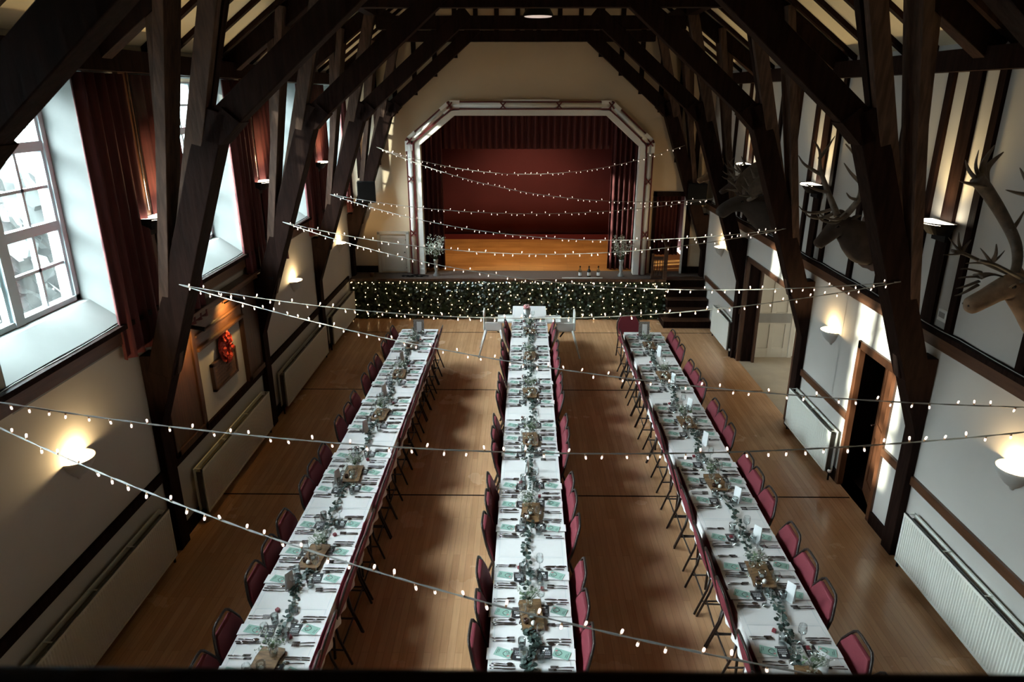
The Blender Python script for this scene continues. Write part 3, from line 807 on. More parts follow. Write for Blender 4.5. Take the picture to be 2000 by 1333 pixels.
for y in (7.40, 10.64, 13.86):
    tag(MB().tube([(XL + 0.06, y, 3.85), (XL + 0.06, y, 5.22)], 0.007, 6).build('conduit', 'steel'), 'thin pale cable running up from the left uplighter on the %s pier' % {7.40: 'second', 10.64: 'third', 13.86: 'fourth'}[y], 'cable')

# ---- plaster half bowl sconces
def make_sconce():
    t = thing('wall_sconce', '', 'wall lamp')
    prof = [(0.02, -0.215), (0.03, -0.19), (0.075, -0.155), (0.125, -0.10), (0.158, -0.04), (0.172, 0.0), (0.158, 0.0), (0.144, -0.04), (0.112, -0.09), (0.06, -0.14), (0.0, -0.16)]
    b = MB().lathe(prof, seg=20, a0=-PI / 2, a1=PI / 2)
    bowl = b.build('bowl', 'sconce', t)
    MB().sphere((0.075, 0, -0.045), 0.028, 10, 6).build('bulb', 'bulbw', bowl)
    lamp('POINT', (0.075, 0, 0.002), 15.0, (1.0, 0.70, 0.34), t, shadow_soft_size=0.025)
    return t
sc = make_sconce(); register(sc)
SCN = [(-4.0, 5.52, 0, 'left', 'nearest the balcony'), (-4.0, 11.9, 0, 'left', 'between the memorial and the far sconce'), (-4.0, 15.2, 0, 'left', 'nearest the stage'),
       (4.36, 5.42, PI, 'right', 'nearest the balcony'), (4.36, 9.22, PI, 'right', 'between the two doorways'), (4.36, 14.85, PI, 'right', 'nearest the stage')]
for i, (x, y, rz, w, d) in enumerate(SCN):
    lab = 'glowing white half bowl sconce on the %s wall, %s' % (w, d)
    if i == 0: sc.location = (x, y, 1.93); sc['label'] = lab; sc['group'] = 'wall sconces'
    else: dup(sc, (x, y, 1.93), rz, lab, 'wall sconces')

# ---- radiators: local x = out from the wall, y along it
def radiator(y0, y1, side, label):
    t = thing('radiator', label, 'radiator', (XL if side > 0 else XR, (y0 + y1) / 2, 0.12), 0 if side > 0 else PI, 'radiators')
    L = (y1 - y0) / 2; H = 0.60
    pts = []; y = -L
    while y < L - 0.01:
        pts += [(0.150, y), (0.162, y + 0.009), (0.162, y + 0.024), (0.150, y + 0.033)]; y += 0.036
    pts.append((0.150, L))
    poly = pts + [(0.138, L), (0.138, -L)]
    MB().prism(poly, 0.0, H).build('front_panel', 'rad', t)
    MB().box(0.136, 0.166, -L, L, H - 0.03, H).box(0.136, 0.166, -L, L, 0, 0.025).box(0.136, 0.164, -L, -L + 0.025, 0, H).box(0.136, 0.164, L - 0.025, L, 0, H).build('panel_rim', 'rad', t)
    MB().box(0.045, 0.062, -L, L, 0.0, H).build('rear_panel', 'rad', t)
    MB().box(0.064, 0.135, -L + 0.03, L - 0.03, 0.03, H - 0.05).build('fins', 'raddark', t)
    n = max(2, int(2 * L / 0.62)); b = MB()
    for i in range(n + 1):
        q = -L + 0.02 + (2 * L - 0.05) * i / n
        b.box(0.045, 0.15, q, q + 0.014, H - 0.006, H)
    b.build('top_bracket', 'rad', t)
    for e in (-1, 1):
        MB().tube([(0.10, e * (L + 0.03), -0.12), (0.10, e * (L + 0.03), 0.05), (0.10, e * L, 0.05)], 0.014, 8).build('pipe', 'black', t)
        pipe = [c for c in t.children if c.name.startswith('pipe')][-1]
        MB().sphere((0.10, e * (L + 0.035), 0.02), 0.028, 8, 6).build('valve', 'white' if e > 0 else 'black', pipe)
radiator(3.9, 6.55, 1, 'ribbed white radiator on the left wall nearest the balcony')
radiator(7.40, 9.78, 1, 'ribbed white radiator on the left wall under the memorial panel')
radiator(10.52, 13.12, 1, 'ribbed white radiator on the left wall third from the balcony')
radiator(13.6, 15.6, 1, 'ribbed white radiator on the left wall next to the stage')
radiator(3.9, 6.57, -1, 'large ribbed white radiator on the right wall nearest the balcony')
radiator(8.50, 10.0, -1, 'short ribbed white radiator on the right wall beside the brown door')
radiator(13.33, 14.56, -1, 'short white radiator on the right wall beside the stage steps')

# ---- memorial panelling on the left wall
mp = thing('memorial_panelling', 'dark oak memorial panelling with two tall boards on the left wall', 'wall panelling', (XL, 8.6, 1.04))
for y0, y1 in ((-1.52, -0.68), (0.80, 1.56)):
    b = MB().box(0, 0.05, y0, y1, 0, 1.42)
    b.box(0.05, 0.075, y0, y0 + 0.09, 0, 1.42).box(0.05, 0.075, y1 - 0.09, y1, 0, 1.42).box(0.05, 0.075, y0, y1, 0, 0.08)
    b.build('name_board', 'oak', mp, 0.006)
MB().box(0, 0.06, -0.68, 0.80, 1.02, 1.46).build('frieze', 'oakh', mp, 0.006)
b = MB().box(0, 0.10, -0.68, 0.80, 1.00, 1.045).box(0, 0.09, -0.68, 0.80, 1.18, 1.215)
b.box(0, 0.12, -1.56, 1.60, 1.42, 1.48).box(0, 0.15, -1.58, 1.62, 1.48, 1.52)
b.build('moulding', 'oakh', mp, 0.008)
for k, y in enumerate((7.62, 8.84, 10.0)):
    t = thing('picture_light', 'small black picture light over the %s of the memorial panelling' % ('left board', 'middle frieze', 'right board')[k], 'lamp', (XL + 0.08, y, 2.40), 0, 'memorial picture lights')
    MB().tube([(0, 0, 0), (0.10, 0, 0.05)], 0.010, 6).build('arm', 'black', t)
    MB().tube([(0.04, 0.02, 0.075), (0.28, -0.02, 0.05)], 0.026, 10).build('shade', 'black', t)
    lamp('SPOT', (0.20, 0, 0.0), 26, (1.0, 0.62, 0.20), t, shadow_soft_size=0.02, spot_size=math.radians(120), spot_blend=0.8).rotation_euler = (0, math.radians(55), 0)
wr = thing('poppy_wreath', 'red poppy wreath hanging above the wooden plaque', 'wreath', (XL + 0.05, 8.72, 1.83))
b = MB()
for i in range(150):
    a = R.uniform(0, 2 * PI); r = 0.145 + R.uniform(-0.055, 0.055)
    b.disc((R.uniform(0.01, 0.06), r * 0.8 * math.cos(a), r * 1.1 * math.sin(a)), R.uniform(0.022, 0.036), (1, R.uniform(-1, 1), R.uniform(-1, 1)), 7)
b.tube([(0.0, 0.116 * math.cos(i * PI / 12), 0.16 * math.sin(i * PI / 12)) for i in range(24)], 0.03, 6, closed=True)
b.build('poppies', 'poppy', wr)
MB().box(0.05, 0.055, 0.02, 0.09, -0.20, -0.14).build('tag', 'signpaper', wr)
MB().box(-0.02, 0.0, -0.07, 0.07, -0.1, 0.1).build('wreath_card', 'signpaper', wr)
pq = thing('wooden_plaque', 'carved wooden plaque on the left wall under the poppy wreath', 'plaque', (XL, 8.70, 1.36))
MB().box(0, 0.035, -0.36, 0.36, 0, 0.34).build('board', 'plaque', pq)
b = MB().box(0, 0.05, -0.38, -0.34, -0.02, 0.36).box(0, 0.05, 0.34, 0.38, -0.02, 0.36).box(0, 0.05, -0.38, 0.38, -0.02, 0.02).box(0, 0.05, -0.38, 0.38, 0.32, 0.36)
b.build('frame', 'oak', pq, 0.004)
b = MB()
for i in range(5):
    y = -0.28
    while y < 0.28:
        w = R.uniform(0.02, 0.08); b.box(0.035, 0.037, y, min(y + w, 0.29), 0.26 - i * 0.05, 0.275 - i * 0.05); y += w + 0.02
b.build('lettering', 'oakh', pq)
# ---- small things on the right wall
th = thing('wall_thermostat', 'small white control box on the timbered right wall under the caribou', 'thermostat', (XR, 6.87, 2.87))
MB().box(-0.03, 0, -0.075, 0.075, -0.06, 0.06).build('case', 'white', th, 0.006)
MB().box(-0.032, -0.03, -0.05, 0.05, -0.02, 0.035).build('face', 'grey', th)
# ---- pendant floodlight under the roof
pl = thing('pendant_light', 'round pendant floodlight hanging high in the centre of the roof', 'pendant lamp', (0.27, 11.7, 6.14))
MB().lathe([(0.23, 0), (0.23, 0.03), (0.19, 0.10), (0.12, 0.20), (0.0, 0.20)], seg=24).build('housing', 'black', pl)
MB().lathe([(0.0, 0.0), (0.21, 0.0), (0.21, 0.01)], seg=24).build('lens', 'lens', pl)
MB().tube([(0, 0, 0.2), (0, 0, 2.3)], 0.012, 6).build('rod', 'black', pl)

# ============================================================ MOUNTED HEADS (local x runs out of the wall)
def ringp(c, t, ry, rv, n=18):
    """elliptical ring round c, perpendicular to the (x,z) direction t"""
    tx, tz = t; l = math.hypot(tx, tz); nx, nz = -tz / l, tx / l
    out = []
    for k in range(n):
        a = 2 * PI * k / n
        out.append((c[0] + nx * rv * math.sin(a), ry * math.cos(a), c[1] + nz * rv * math.sin(a)))
    return out
def spline(pts, n=5):
    pts = [Vector(p) for p in pts]; out = []
    for i in range(len(pts) - 1):
        p0 = pts[max(i - 1, 0)]; p1 = pts[i]; p2 = pts[i + 1]; p3 = pts[min(i + 2, len(pts) - 1)]
        for k in range(n):
            t = k / n
            out.append(0.5 * ((2 * p1) + (p2 - p0) * t + (2 * p0 - 5 * p1 + 4 * p2 - p3) * t * t + (3 * p1 - p0 - 3 * p2 + p3) * t ** 3))
    out.append(pts[-1]); return out
def horn(mb, pts, r0, r1, mi=0, flat=1.0, seg=8):
    p = spline(pts, 5); n = len(p)
    mb.tube(p, [r0 + (r1 - r0) * (i / (n - 1)) ** 1.3 for i in range(n)], seg, mi, flat=flat)
def head(name, label, y, z, body, fur, eye, earpos, antler_fn, antmat, shield=(0.24, 0.30), yaw=0.0, nose=None):
    t = thing(name, label, 'mounted animal head', (XR - 0.045, y, z), PI + yaw, 'mounted heads')
    sh = []
    for k in range(20):
        a = 2 * PI * k / 20
        rr = 1 + 0.10 * math.cos(4 * a + PI)
        sh.append((shield[0] * rr * math.cos(a), shield[1] * rr * math.sin(a) * (1.0 if math.sin(a) > 0 else 1.2)))
    MB().prism(sh, 0.0, 0.05, 'X').build('shield', 'oak', t, 0.008)
    b = MB(); rings = []
    cs = [(q[0], q[1]) for q in body]
    # smooth the section list
    P = spline([(q[0], q[1], 0) for q in body], 4); Q = spline([(q[2], q[3], 0) for q in body], 4)
    for i in range(len(P)):
        a = P[max(i - 1, 0)]; c = P[min(i + 1, len(P) - 1)]
        rings.append(ringp((P[i].x, P[i].y), (c.x - a.x, c.y - a.y), max(Q[i].x, 0.004), max(Q[i].y, 0.004)))
    b.loft(rings)
    for s in (-1, 1):
        e = Vector((earpos[0], s * earpos[2], earpos[1]))
        tip = e + Vector((-0.02, s * 0.15, 0.07)) * earpos[3]
        b.tube(spline([e, e * 0.5 + tip * 0.5 + Vector((0, 0, 0.012)), tip], 4), [0.022, 0.034, 0.042, 0.044, 0.042, 0.036, 0.026, 0.014, 0.004], 8, 0, flat=0.45)
    hd = b.build('head', fur, t)
    for s in (-1, 1):
        MB().sphere((eye[0], s * eye[2], eye[1]), 0.019, 8, 6).build('eye', 'eye', hd)
        MB().tube(spline([(eye[0] + 0.035, s * (eye[2] + 0.0), eye[1] - 0.012), (eye[0], s * (eye[2] + 0.012), eye[1] + 0.024), (eye[0] - 0.035, s * (eye[2] + 0.005), eye[1] + 0.004)], 4), 0.009, 6).build('brow', fur, hd)
    n = body[-2]
    for s in (-1, 1):
        MB().sphere((n[0] + n[2] * 0.4, s * n[2] * 0.62, n[1] + n[3] * 0.25), 0.014, 8, 5, sc=(1, .6, .8)).build('nostril', 'nose', hd)
    for s in (-1, 1):
        m = MB(); antler_fn(m, s); m.build('antler', antmat, t)
    return t
# caribou: long pale head, sweeping antlers with palmed ends
def ant_caribou(m, s):
    horn(m, [(0.60, s * 0.05, 0.25), (0.50, s * 0.16, 0.36), (0.47, s * 0.28, 0.52), (0.58, s * 0.36, 0.74), (0.76, s * 0.36, 0.95), (0.90, s * 0.33, 1.07)], 0.036, 0.062, flat=0.6)
    for tip in ((1.06, 0.30, 1.05), (1.02, 0.34, 1.22), (0.90, 0.38, 1.30), (0.76, 0.40, 1.34), (0.66, 0.42, 1.28)):
        horn(m, [(0.80, s * 0.355, 1.0), (0.5 * (0.82 + tip[0]) + 0.02, s * (tip[1] + 0.02), 0.5 * (1.0 + tip[2])), (tip[0], s * tip[1], tip[2])], 0.046, 0.004, flat=0.5)
    horn(m, [(0.52, s * 0.30, 0.62), (0.42, s * 0.38, 0.70), (0.38, s * 0.40, 0.78)], 0.022, 0.004)
    horn(m, [(0.60, s * 0.08, 0.29), (0.76, s * 0.16, 0.36), (0.94, s * 0.20, 0.44), (1.06, s * 0.19, 0.47)], 0.026, 0.024, flat=0.6)
    for tip in ((1.15, 0.16, 0.44), (1.10, 0.22, 0.58), (1.0, 0.25, 0.62), (0.9, 0.22, 0.56)):
        horn(m, [(0.97, s * 0.2, 0.45), ((0.97 + tip[0]) / 2, s * tip[1], (0.45 + tip[2]) / 2), (tip[0], s * tip[1], tip[2])], 0.022, 0.003, flat=0.6)
    if s < 0:
        horn(m, [(0.62, s * 0.04, 0.26), (0.80, s * 0.01, 0.31), (0.92, s * 0.0, 0.29)], 0.022, 0.07, flat=0.25)
        for dz in (-0.10, -0.05, 0.02, 0.08): horn(m, [(0.90, 0, 0.28 + dz * 0.6), (1.02, 0, 0.26 + dz * 1.2), (1.08, 0, 0.25 + dz * 1.3)], 0.022, 0.004, flat=0.5)
head('caribou_head', 'mounted pale brown caribou head with palmed antlers, nearest the balcony', 5.2, 3.44,
     [(0.04, -0.16, 0.17, 0.26), (0.14, -0.14, 0.165, 0.25), (0.28, -0.06, 0.14, 0.20), (0.42, 0.06, 0.115, 0.155), (0.54, 0.17, 0.10, 0.135), (0.62, 0.205, 0.092, 0.115), (0.71, 0.17, 0.078, 0.096), (0.81, 0.105, 0.068, 0.086), (0.89, 0.055, 0.066, 0.082), (0.94, 0.025, 0.060, 0.072), (0.97, 0.008, 0.022, 0.028)],
     'fur1', (0.655, 0.225, 0.083), (0.50, 0.27, 0.07, 1.0), ant_caribou, 'antler').scale = (0.9, 0.9, 0.9)
def ant_elk(m, s):
    horn(m, [(0.50, s * 0.06, 0.28), (0.50, s * 0.20, 0.40), (0.52, s * 0.36, 0.58), (0.60, s * 0.42, 0.80), (0.66, s * 0.38, 1.0), (0.78, s * 0.34, 1.14)], 0.044, 0.007, flat=0.85)
    horn(m, [(0.64, s * 0.40, 0.92), (0.52, s * 0.46, 1.05), (0.46, s * 0.44, 1.18)], 0.024, 0.004)
    horn(m, [(0.57, s * 0.41, 0.72), (0.76, s * 0.50, 0.84), (0.86, s * 0.50, 0.95)], 0.024, 0.004)
    horn(m, [(0.51, s * 0.30, 0.52), (0.66, s * 0.40, 0.56), (0.74, s * 0.44, 0.62)], 0.020, 0.004)
    horn(m, [(0.51, s * 0.10, 0.31), (0.64, s * 0.16, 0.24), (0.80, s * 0.16, 0.26), (0.88, s * 0.14, 0.33)], 0.022, 0.004)
    horn(m, [(0.51, s * 0.15, 0.35), (0.66, s * 0.24, 0.29), (0.82, s * 0.25, 0.31), (0.92, s * 0.22, 0.38)], 0.021, 0.004)
head('elk_head', 'mounted dark elk head with tall branching antlers, second from the balcony', 8.42, 3.36,
     [(0.04, -0.04, 0.19, 0.28), (0.14, -0.03, 0.185, 0.27), (0.26, 0.03, 0.16, 0.22), (0.36, 0.10, 0.125, 0.17), (0.46, 0.16, 0.105, 0.135), (0.54, 0.14, 0.092, 0.115), (0.62, 0.06, 0.074, 0.094), (0.69, -0.01, 0.062, 0.076), (0.735, -0.055, 0.054, 0.064), (0.75, -0.075, 0.015, 0.02)],
     'fur2', (0.56, 0.175, 0.078), (0.40, 0.26, 0.08, 1.0), ant_elk, 'antler', yaw=0.12, shield=(0.30, 0.34))
def ant_moose(m, s):
    horn(m, [(0.55, s * 0.06, 0.18), (0.52, s * 0.2, 0.24), (0.50, s * 0.32, 0.30)], 0.034, 0.04)
    # the broad palm
    outline = [(0.56, 0.28), (0.66, 0.40), (0.62, 0.52), (0.50, 0.66), (0.36, 0.77), (0.22, 0.82), (0.15, 0.76), (0.20, 0.64), (0.30, 0.52), (0.42, 0.38)]
    vs = []
    for dy in (0.0, 0.03):
        for u, v in outline: vs.append((u, s * (0.30 + dy + 0.25 * (v - 0.3)), v - 0.03))
    n = len(outline)
    m.add(vs, [tuple(range(n)), tuple(range(n, 2 * n))[::-1]] + [(i, n + i, n + (i + 1) % n, (i + 1) % n) for i in range(n)])
    for u, v, tu, tv in ((0.64, 0.40, 0.78, 0.50), (0.64, 0.50, 0.76, 0.64), (0.58, 0.62, 0.68, 0.78), (0.5, 0.74, 0.56, 0.88), (0.60, 0.32, 0.80, 0.34)):
        horn(m, [(u, s * (0.315 + 0.25 * (v - 0.3)), v - 0.03), ((u + tu) / 2, s * (0.34 + 0.25 * (v - 0.3)), (v + tv) / 2 - 0.03), (tu, s * (0.38 + 0.2 * (v - 0.3)), tv - 0.03)], 0.024, 0.004)
head('moose_head', 'mounted moose head with broad flat antlers, third from the balcony', 11.75, 3.18,
     [(0.04, -0.04, 0.24, 0.34), (0.16, -0.03, 0.235, 0.33), (0.30, 0.02, 0.20, 0.28), (0.44, 0.08, 0.15, 0.20), (0.56, 0.12, 0.12, 0.155), (0.68, 0.12, 0.10, 0.13), (0.80, 0.08, 0.088, 0.115), (0.90, 0.01, 0.085, 0.115), (0.965, -0.05, 0.075, 0.095), (0.99, -0.08, 0.02, 0.03)],
     'fur3', (0.64, 0.17, 0.098), (0.46, 0.24, 0.10, 1.2), ant_moose, 'antler', shield=(0.28, 0.36))
def ant_red(m, s):
    horn(m, [(0.50, s * 0.05, 0.28), (0.44, s * 0.16, 0.36), (0.46, s * 0.26, 0.48), (0.54, s * 0.30, 0.60)], 0.024, 0.004)
    for a, c in (((0.46, 0.14, 0.35), (0.66, 0.16, 0.42)), ((0.45, 0.22, 0.44), (0.62, 0.24, 0.56)), ((0.5, 0.28, 0.54), (0.42, 0.34, 0.64)), ((0.49, 0.06, 0.29), (0.68, 0.10, 0.33))):
        horn(m, [(a[0], s * a[1], a[2]), ((a[0] + c[0]) / 2 + 0.02, s * (a[1] + c[1]) / 2, (a[2] + c[2]) / 2 - 0.02), (c[0], s * c[1], c[2])], 0.018, 0.003)
head('deer_head', 'mounted light brown deer head, farthest along the right wall beside the stage', 13.85, 3.32,
     [(0.04, -0.10, 0.15, 0.22), (0.16, -0.08, 0.145, 0.21), (0.28, 0.0, 0.115, 0.165), (0.40, 0.12, 0.095, 0.13), (0.50, 0.21, 0.085, 0.11), (0.58, 0.23, 0.078, 0.095), (0.68, 0.19, 0.06, 0.075), (0.78, 0.14, 0.05, 0.06), (0.84, 0.11, 0.042, 0.048), (0.86, 0.10, 0.012, 0.016)],
     'fur4', (0.60, 0.26, 0.068), (0.46, 0.28, 0.06, 1.0), ant_red, 'antlertip', shield=(0.2, 0.26))
head('deer_head', 'small mounted deer head half hidden behind the moose antlers', 12.75, 3.30,
     [(0.04, -0.10, 0.13, 0.19), (0.14, -0.07, 0.125, 0.18), (0.24, 0.0, 0.10, 0.14), (0.34, 0.10, 0.085, 0.115), (0.42, 0.17, 0.075, 0.095), (0.49, 0.18, 0.07, 0.085), (0.57, 0.14, 0.055, 0.065), (0.65, 0.09, 0.045, 0.052), (0.70, 0.06, 0.036, 0.042), (0.715, 0.05, 0.012, 0.016)],
     'fur2', (0.51, 0.205, 0.06), (0.38, 0.23, 0.055, 0.9), ant_red, 'antler', shield=(0.18, 0.24))

# ============================================================ BALCONY RAIL IN THE FOREGROUND
br = thing('balcony_rail', 'dark blurred balcony rail along the bottom edge', 'balcony rail', (XC, 0.5, 4.307))
MB().box(-4.15, 4.15, 0.0, 0.14, -0.06, 0.065).build('handrail', 'beam', br, 0.01)
MB().box(-4.15, 4.15, 0.02, 0.08, -1.0, -0.06).build('panel', 'beam', br)
struct('floor_balcony', MB().box(-4.0, 4.36, -3.0, 0.6, 3.25, 3.45), 'beam')

# ============================================================ TABLES AND CLOTHS
TH = 0.745      # cloth top
SLOPE = 0.0105  # the rows run very slightly askew of the hall
ROWS = {'left': (-2.0, [3.42, 4.97, 6.55, 8.12, 9.68, 11.2, 12.72]),
        'centre': (0.107, [4.16, 5.72, 7.36, 8.97, 10.48, 12.05, 13.62, 14.3]),
        'right': (2.255, [3.30, 4.82, 6.38, 7.93, 9.50, 11.05, 12.58])}
HWID = 0.345
ANG = -math.atan(SLOPE)
def rowx(row, y): return ROWS[row][0] + SLOPE * (y - 4.3)

def cloth(L, near_end, far_end, seed):
    """cloth draped over a table L long (local y), hanging at both sides and at row ends"""
    rr = random.Random(seed); b = MB()
    hw = HWID; hl = L / 2 + 0.02
    # outline walked round the table edge, then dropped in wavy folds
    N = 44; M_ = 14
    edge = [(-hw, -hl + 2 * hl * i / N) for i in range(N + 1)] + [(-hw + 2 * hw * i / M_, hl) for i in range(1, M_)] + \
           [(hw, hl - 2 * hl * i / N) for i in range(N + 1)] + [(hw - 2 * hw * i / M_, -hl) for i in range(1, M_)]
    n = len(edge)
    ph = rr.uniform(0, 6); rows = []
    def nor(i):
        x, y = edge[i]
        if i <= N: return (-1, 0)
        if i < N + M_: return (0, 1)
        if i <= 2 * N + M_: return (1, 0)
        return (0, -1)
    drops = []
    for i in range(n):
        x, y = edge[i]; k = nor(i)
        d = 0.30
        if k == (0, 1) and not far_end: d = 0.002
        if k == (0, -1) and not near_end: d = 0.002
        drops.append(d)
    for j in range(5):
        f = j / 4
        for i in range(n):
            x, y = edge[i]; k = nor(i); d = drops[i]
            amp = 0.013 * f * (1 if d > 0.1 else 0)
            u = y if k[0] else x
            w = math.sin(u * 21 + ph + 1.3 * math.sin(u * 5 + ph)) + 0.5 * math.sin(u * 37 + 2 * ph)
            o = 0.004 + 0.004 * f + amp * w
            if d < 0.1: o = 0.0
            rows.append((x + k[0] * o, y + k[1] * o, -d * f if j else 0.0))
    fs = [tuple(range(n))]
    # top as a grid of strips for a faint sag and creases
    b.add(rows, [], 0)
    for j in range(4):
        for i in range(n):
            l = (i + 1) % n
            fs.append((j * n + i, (j + 1) * n + i, (j + 1) * n + l, j * n + l))
    fs[0] = tuple(range(n))[::-1]
    for q, f in enumerate(fs): b.f.append(f); b.m.append(0); b.sm.append(q > 0)
    for s in (-1, 1):
        b.box(s * (hw - 0.035) - 0.0015, s * (hw - 0.035) + 0.0015, -hl + 0.03, hl - 0.03, 0.0, 0.0012, 1)
    for s in (-1, 1):
        b.box(-hw + 0.03, hw - 0.03, s * (hl - 0.03) - 0.0015, s * (hl - 0.03) + 0.0015, 0.0, 0.0012, 1)
    # ironed creases
    b.box(-0.0012, 0.0012, -hl, hl, 0.0, 0.001, 1)
    for q in (-0.33, 0.33): b.box(-hw, hw, q * L - 0.001, q * L + 0.001, 0.0, 0.0008, 1)
    return b
for row in ('left', 'centre', 'right'):
    B = ROWS[row][1]
    for k in range(len(B) - 1):
        y0, y1 = B[k], B[k + 1]; ym = (y0 + y1) / 2; L = y1 - y0
        t = thing('trestle_table', 'folding trestle table under white cloth in the %s row, %s the balcony' % (row, ORD[k]), 'table', (rowx(row, ym), ym, 0), ANG, 'trestle tables')
        MB().box(-HWID + 0.01, HWID - 0.01, -L / 2 + 0.005, L / 2 - 0.005, TH - 0.04, TH - 0.004).build('tabletop', 'doorwood', t)
        for s in (-1, 1):
            for e in (-1, 1):
                MB().tube([(e * 0.27, s * (L / 2 - 0.2), 0), (e * 0.27, s * (L / 2 - 0.25), TH - 0.04)], 0.014, 6).build('leg', 'chairframe', t)
        o = cloth(L, k == 0, k == len(B) - 2, k * 7 + len(row)).build('tablecloth', ['cloth', 'hem'])
        tag(o, 'white linen tablecloth in the %s row, %s the balcony' % (row, ORD[k]), 'tablecloth', 'white tablecloths')
        o.location = (rowx(row, ym), ym, TH - 0.0012 * (k % 2)); o.rotation_euler = (0, 0, ANG)

# ============================================================ CHAIRS (local +y = the way the sitter faces)
def make_chair():
    t = thing('banquet_chair', '', 'chair')
    b = MB()
    prof = [(-0.20, -0.19), (0.20, -0.19), (0.22, -0.12), (0.22, 0.15), (0.17, 0.21), (-0.17, 0.21), (-0.22, 0.15), (-0.22, -0.12)]
    b.prism(prof, 0.425, 0.48, 'Z')
    b.build('seat', 'maroon', t, 0.018)
    def back(x, z): return -0.205 - (z - 0.45) * 0.30
    shape = [(-0.195, 0.50), (-0.215, 0.62), (-0.208, 0.72), (-0.142, 0.845), (0.142, 0.845), (0.208, 0.72), (0.215, 0.62), (0.195, 0.50)]
    vs = [(x, back(x, z) + 0.022, z) for x, z in shape] + [(x, back(x, z) - 0.018, z) for x, z in shape]
    n = 8
    MB().add(vs, [tuple(range(n))[::-1], tuple(range(n, 2 * n))] + [(i, (i + 1) % n, n + (i + 1) % n, n + i) for i in range(n)]).build('backrest', 'maroon', t, 0.012)
    loop = [(-0.20, 0.44), (-0.213, 0.50), (-0.230, 0.62), (-0.222, 0.725), (-0.185, 0.80), (-0.148, 0.865), (-0.115, 0.893), (-0.06, 0.90), (0.06, 0.90), (0.115, 0.893), (0.148, 0.865), (0.185, 0.80), (0.222, 0.725), (0.230, 0.62), (0.213, 0.50), (0.20, 0.44)]
    MB().tube([(x, back(x, z) - 0.002, z) for x, z in loop], 0.0125, 8).build('back_frame', 'chairframe', t)
    for s in (-1, 1):
        MB().tube([(s * 0.205, -0.33, 0), (s * 0.205, -0.225, 0.30), (s * 0.20, -0.203, 0.45)], 0.0125, 7).build('leg', 'chairframe', t)
        MB().tube([(s * 0.205, 0.22, 0), (s * 0.20, 0.17, 0.43)], 0.0125, 7).build('leg', 'chairframe', t)
    b = MB()
    for s in (-1, 1): b.tube([(s * 0.204, -0.26, 0.16), (s * 0.204, 0.205, 0.16)], 0.009, 6)
    b.tube([(-0.204, -0.25, 0.20), (0.204, -0.25, 0.20)], 0.009, 6)
    b.build('stretcher', 'chairframe', t)
    MB().tube([(-0.2, -0.2, 0.43), (-0.2, 0.19, 0.43), (0.2, 0.19, 0.43), (0.2, -0.2, 0.43)], 0.0125, 7, closed=True).build('seat_frame', 'chairframe', t)
    return t
ch = make_chair(); register(ch); used = [0]
def put_chair(x, y, rz, label):
    rz += R.uniform(-0.04, 0.04); x += R.uniform(-0.012, 0.012)
    if not used[0]:
        used[0] = 1; ch.location = (x, y, 0); ch.rotation_euler = (0, 0, rz); ch['label'] = label; ch['group'] = 'maroon banquet chairs'
    else: dup(ch, (x, y, 0), rz, label, 'maroon banquet chairs')
CHY = {'left': [3.78, 4.20, 4.66, 5.32, 5.73, 6.19, 6.88, 7.26, 7.68, 8.48, 8.89, 9.32, 10.01, 10.47, 10.87, 11.56, 11.96, 12.40],
       'right': [3.62, 4.03, 4.46, 5.14, 5.55, 6.01, 6.70, 7.12, 7.50, 8.31, 8.71, 9.10, 9.84, 10.26, 10.67, 11.41, 11.84, 12.23],
       'centre': [4.55, 4.95, 5.40, 6.15, 6.60, 6.98, 7.75, 8.15, 8.55, 9.32, 9.70, 10.06, 10.72, 11.15, 11.60, 12.36, 12.82]}
for row, ys in CHY.items():
    for i, y in enumerate(ys):
        if y < 3.9: continue
        for s, side in ((-1, 'left'), (1, 'right')):
            # local -y of the chair is its back; back plane stands about 0.24 m off the table edge
            x = rowx(row, y) + s * (HWID - {('left', 1): 0.225, ('right', -1): 0.21, ('right', 1): 0.17}.get((row, s), 0.195))
            put_chair(x, y, (-PI / 2 if s < 0 else PI / 2) + ANG, 'maroon padded chair, %s from the balcony, %s side of the %s row' % (NTH[i], side, row))
put_chair(2.20, 13.0, PI, 'maroon padded chair at the far head of the right table row')

# ---- two white plastic high chairs at the far end of the centre row (local +y faces the table)
def make_high():
    t = thing('high_chair', '', 'high chair')
    for sx in (-1, 1):
        for sy in (-1, 1):
            MB().tube([(sx * 0.30, sy * 0.28 - 0.02, 0), (sx * 0.17, sy * 0.14, 0.56)], [0.016, 0.026], 8).build('leg', 'plastic', t)
    b = MB()
    b.box(-0.17, 0.17, -0.16, 0.16, 0.52, 0.56)
    b.box(-0.19, -0.165, -0.17, 0.17, 0.54, 0.72).box(0.165, 0.19, -0.17, 0.17, 0.54, 0.72)
    b.build('seat_shell', 'plastic', t, 0.02)
    MB().prism([(-0.19, 0.54), (-0.16, 0.90), (-0.10, 0.94), (0.10, 0.94), (0.16, 0.90), (0.19, 0.54)], -0.205, -0.175, 'Y').build('backrest', 'plastic', t, 0.015)
    b = MB().box(-0.22, 0.22, 0.08, 0.40, 0.715, 0.73)
    b.box(-0.22, 0.22, 0.385, 0.40, 0.73, 0.755).box(-0.22, -0.205, 0.08, 0.40, 0.73, 0.755).box(0.205, 0.22, 0.08, 0.40, 0.73, 0.755)
    b.build('tray', 'plastic', t, 0.008)
    MB().beam((-0.10, -0.02, 0.565), (-0.12, 0.10, 0.40), 0.03, 0.004).build('strap', 'black', t)
    return t
hc = make_high(); register(hc)
hc.location = (-0.52, 13.45, 0); hc.rotation_euler = (0, 0, -PI / 2); hc['label'] = 'white plastic high chair at the left of the far centre table'; hc['group'] = 'high chairs'
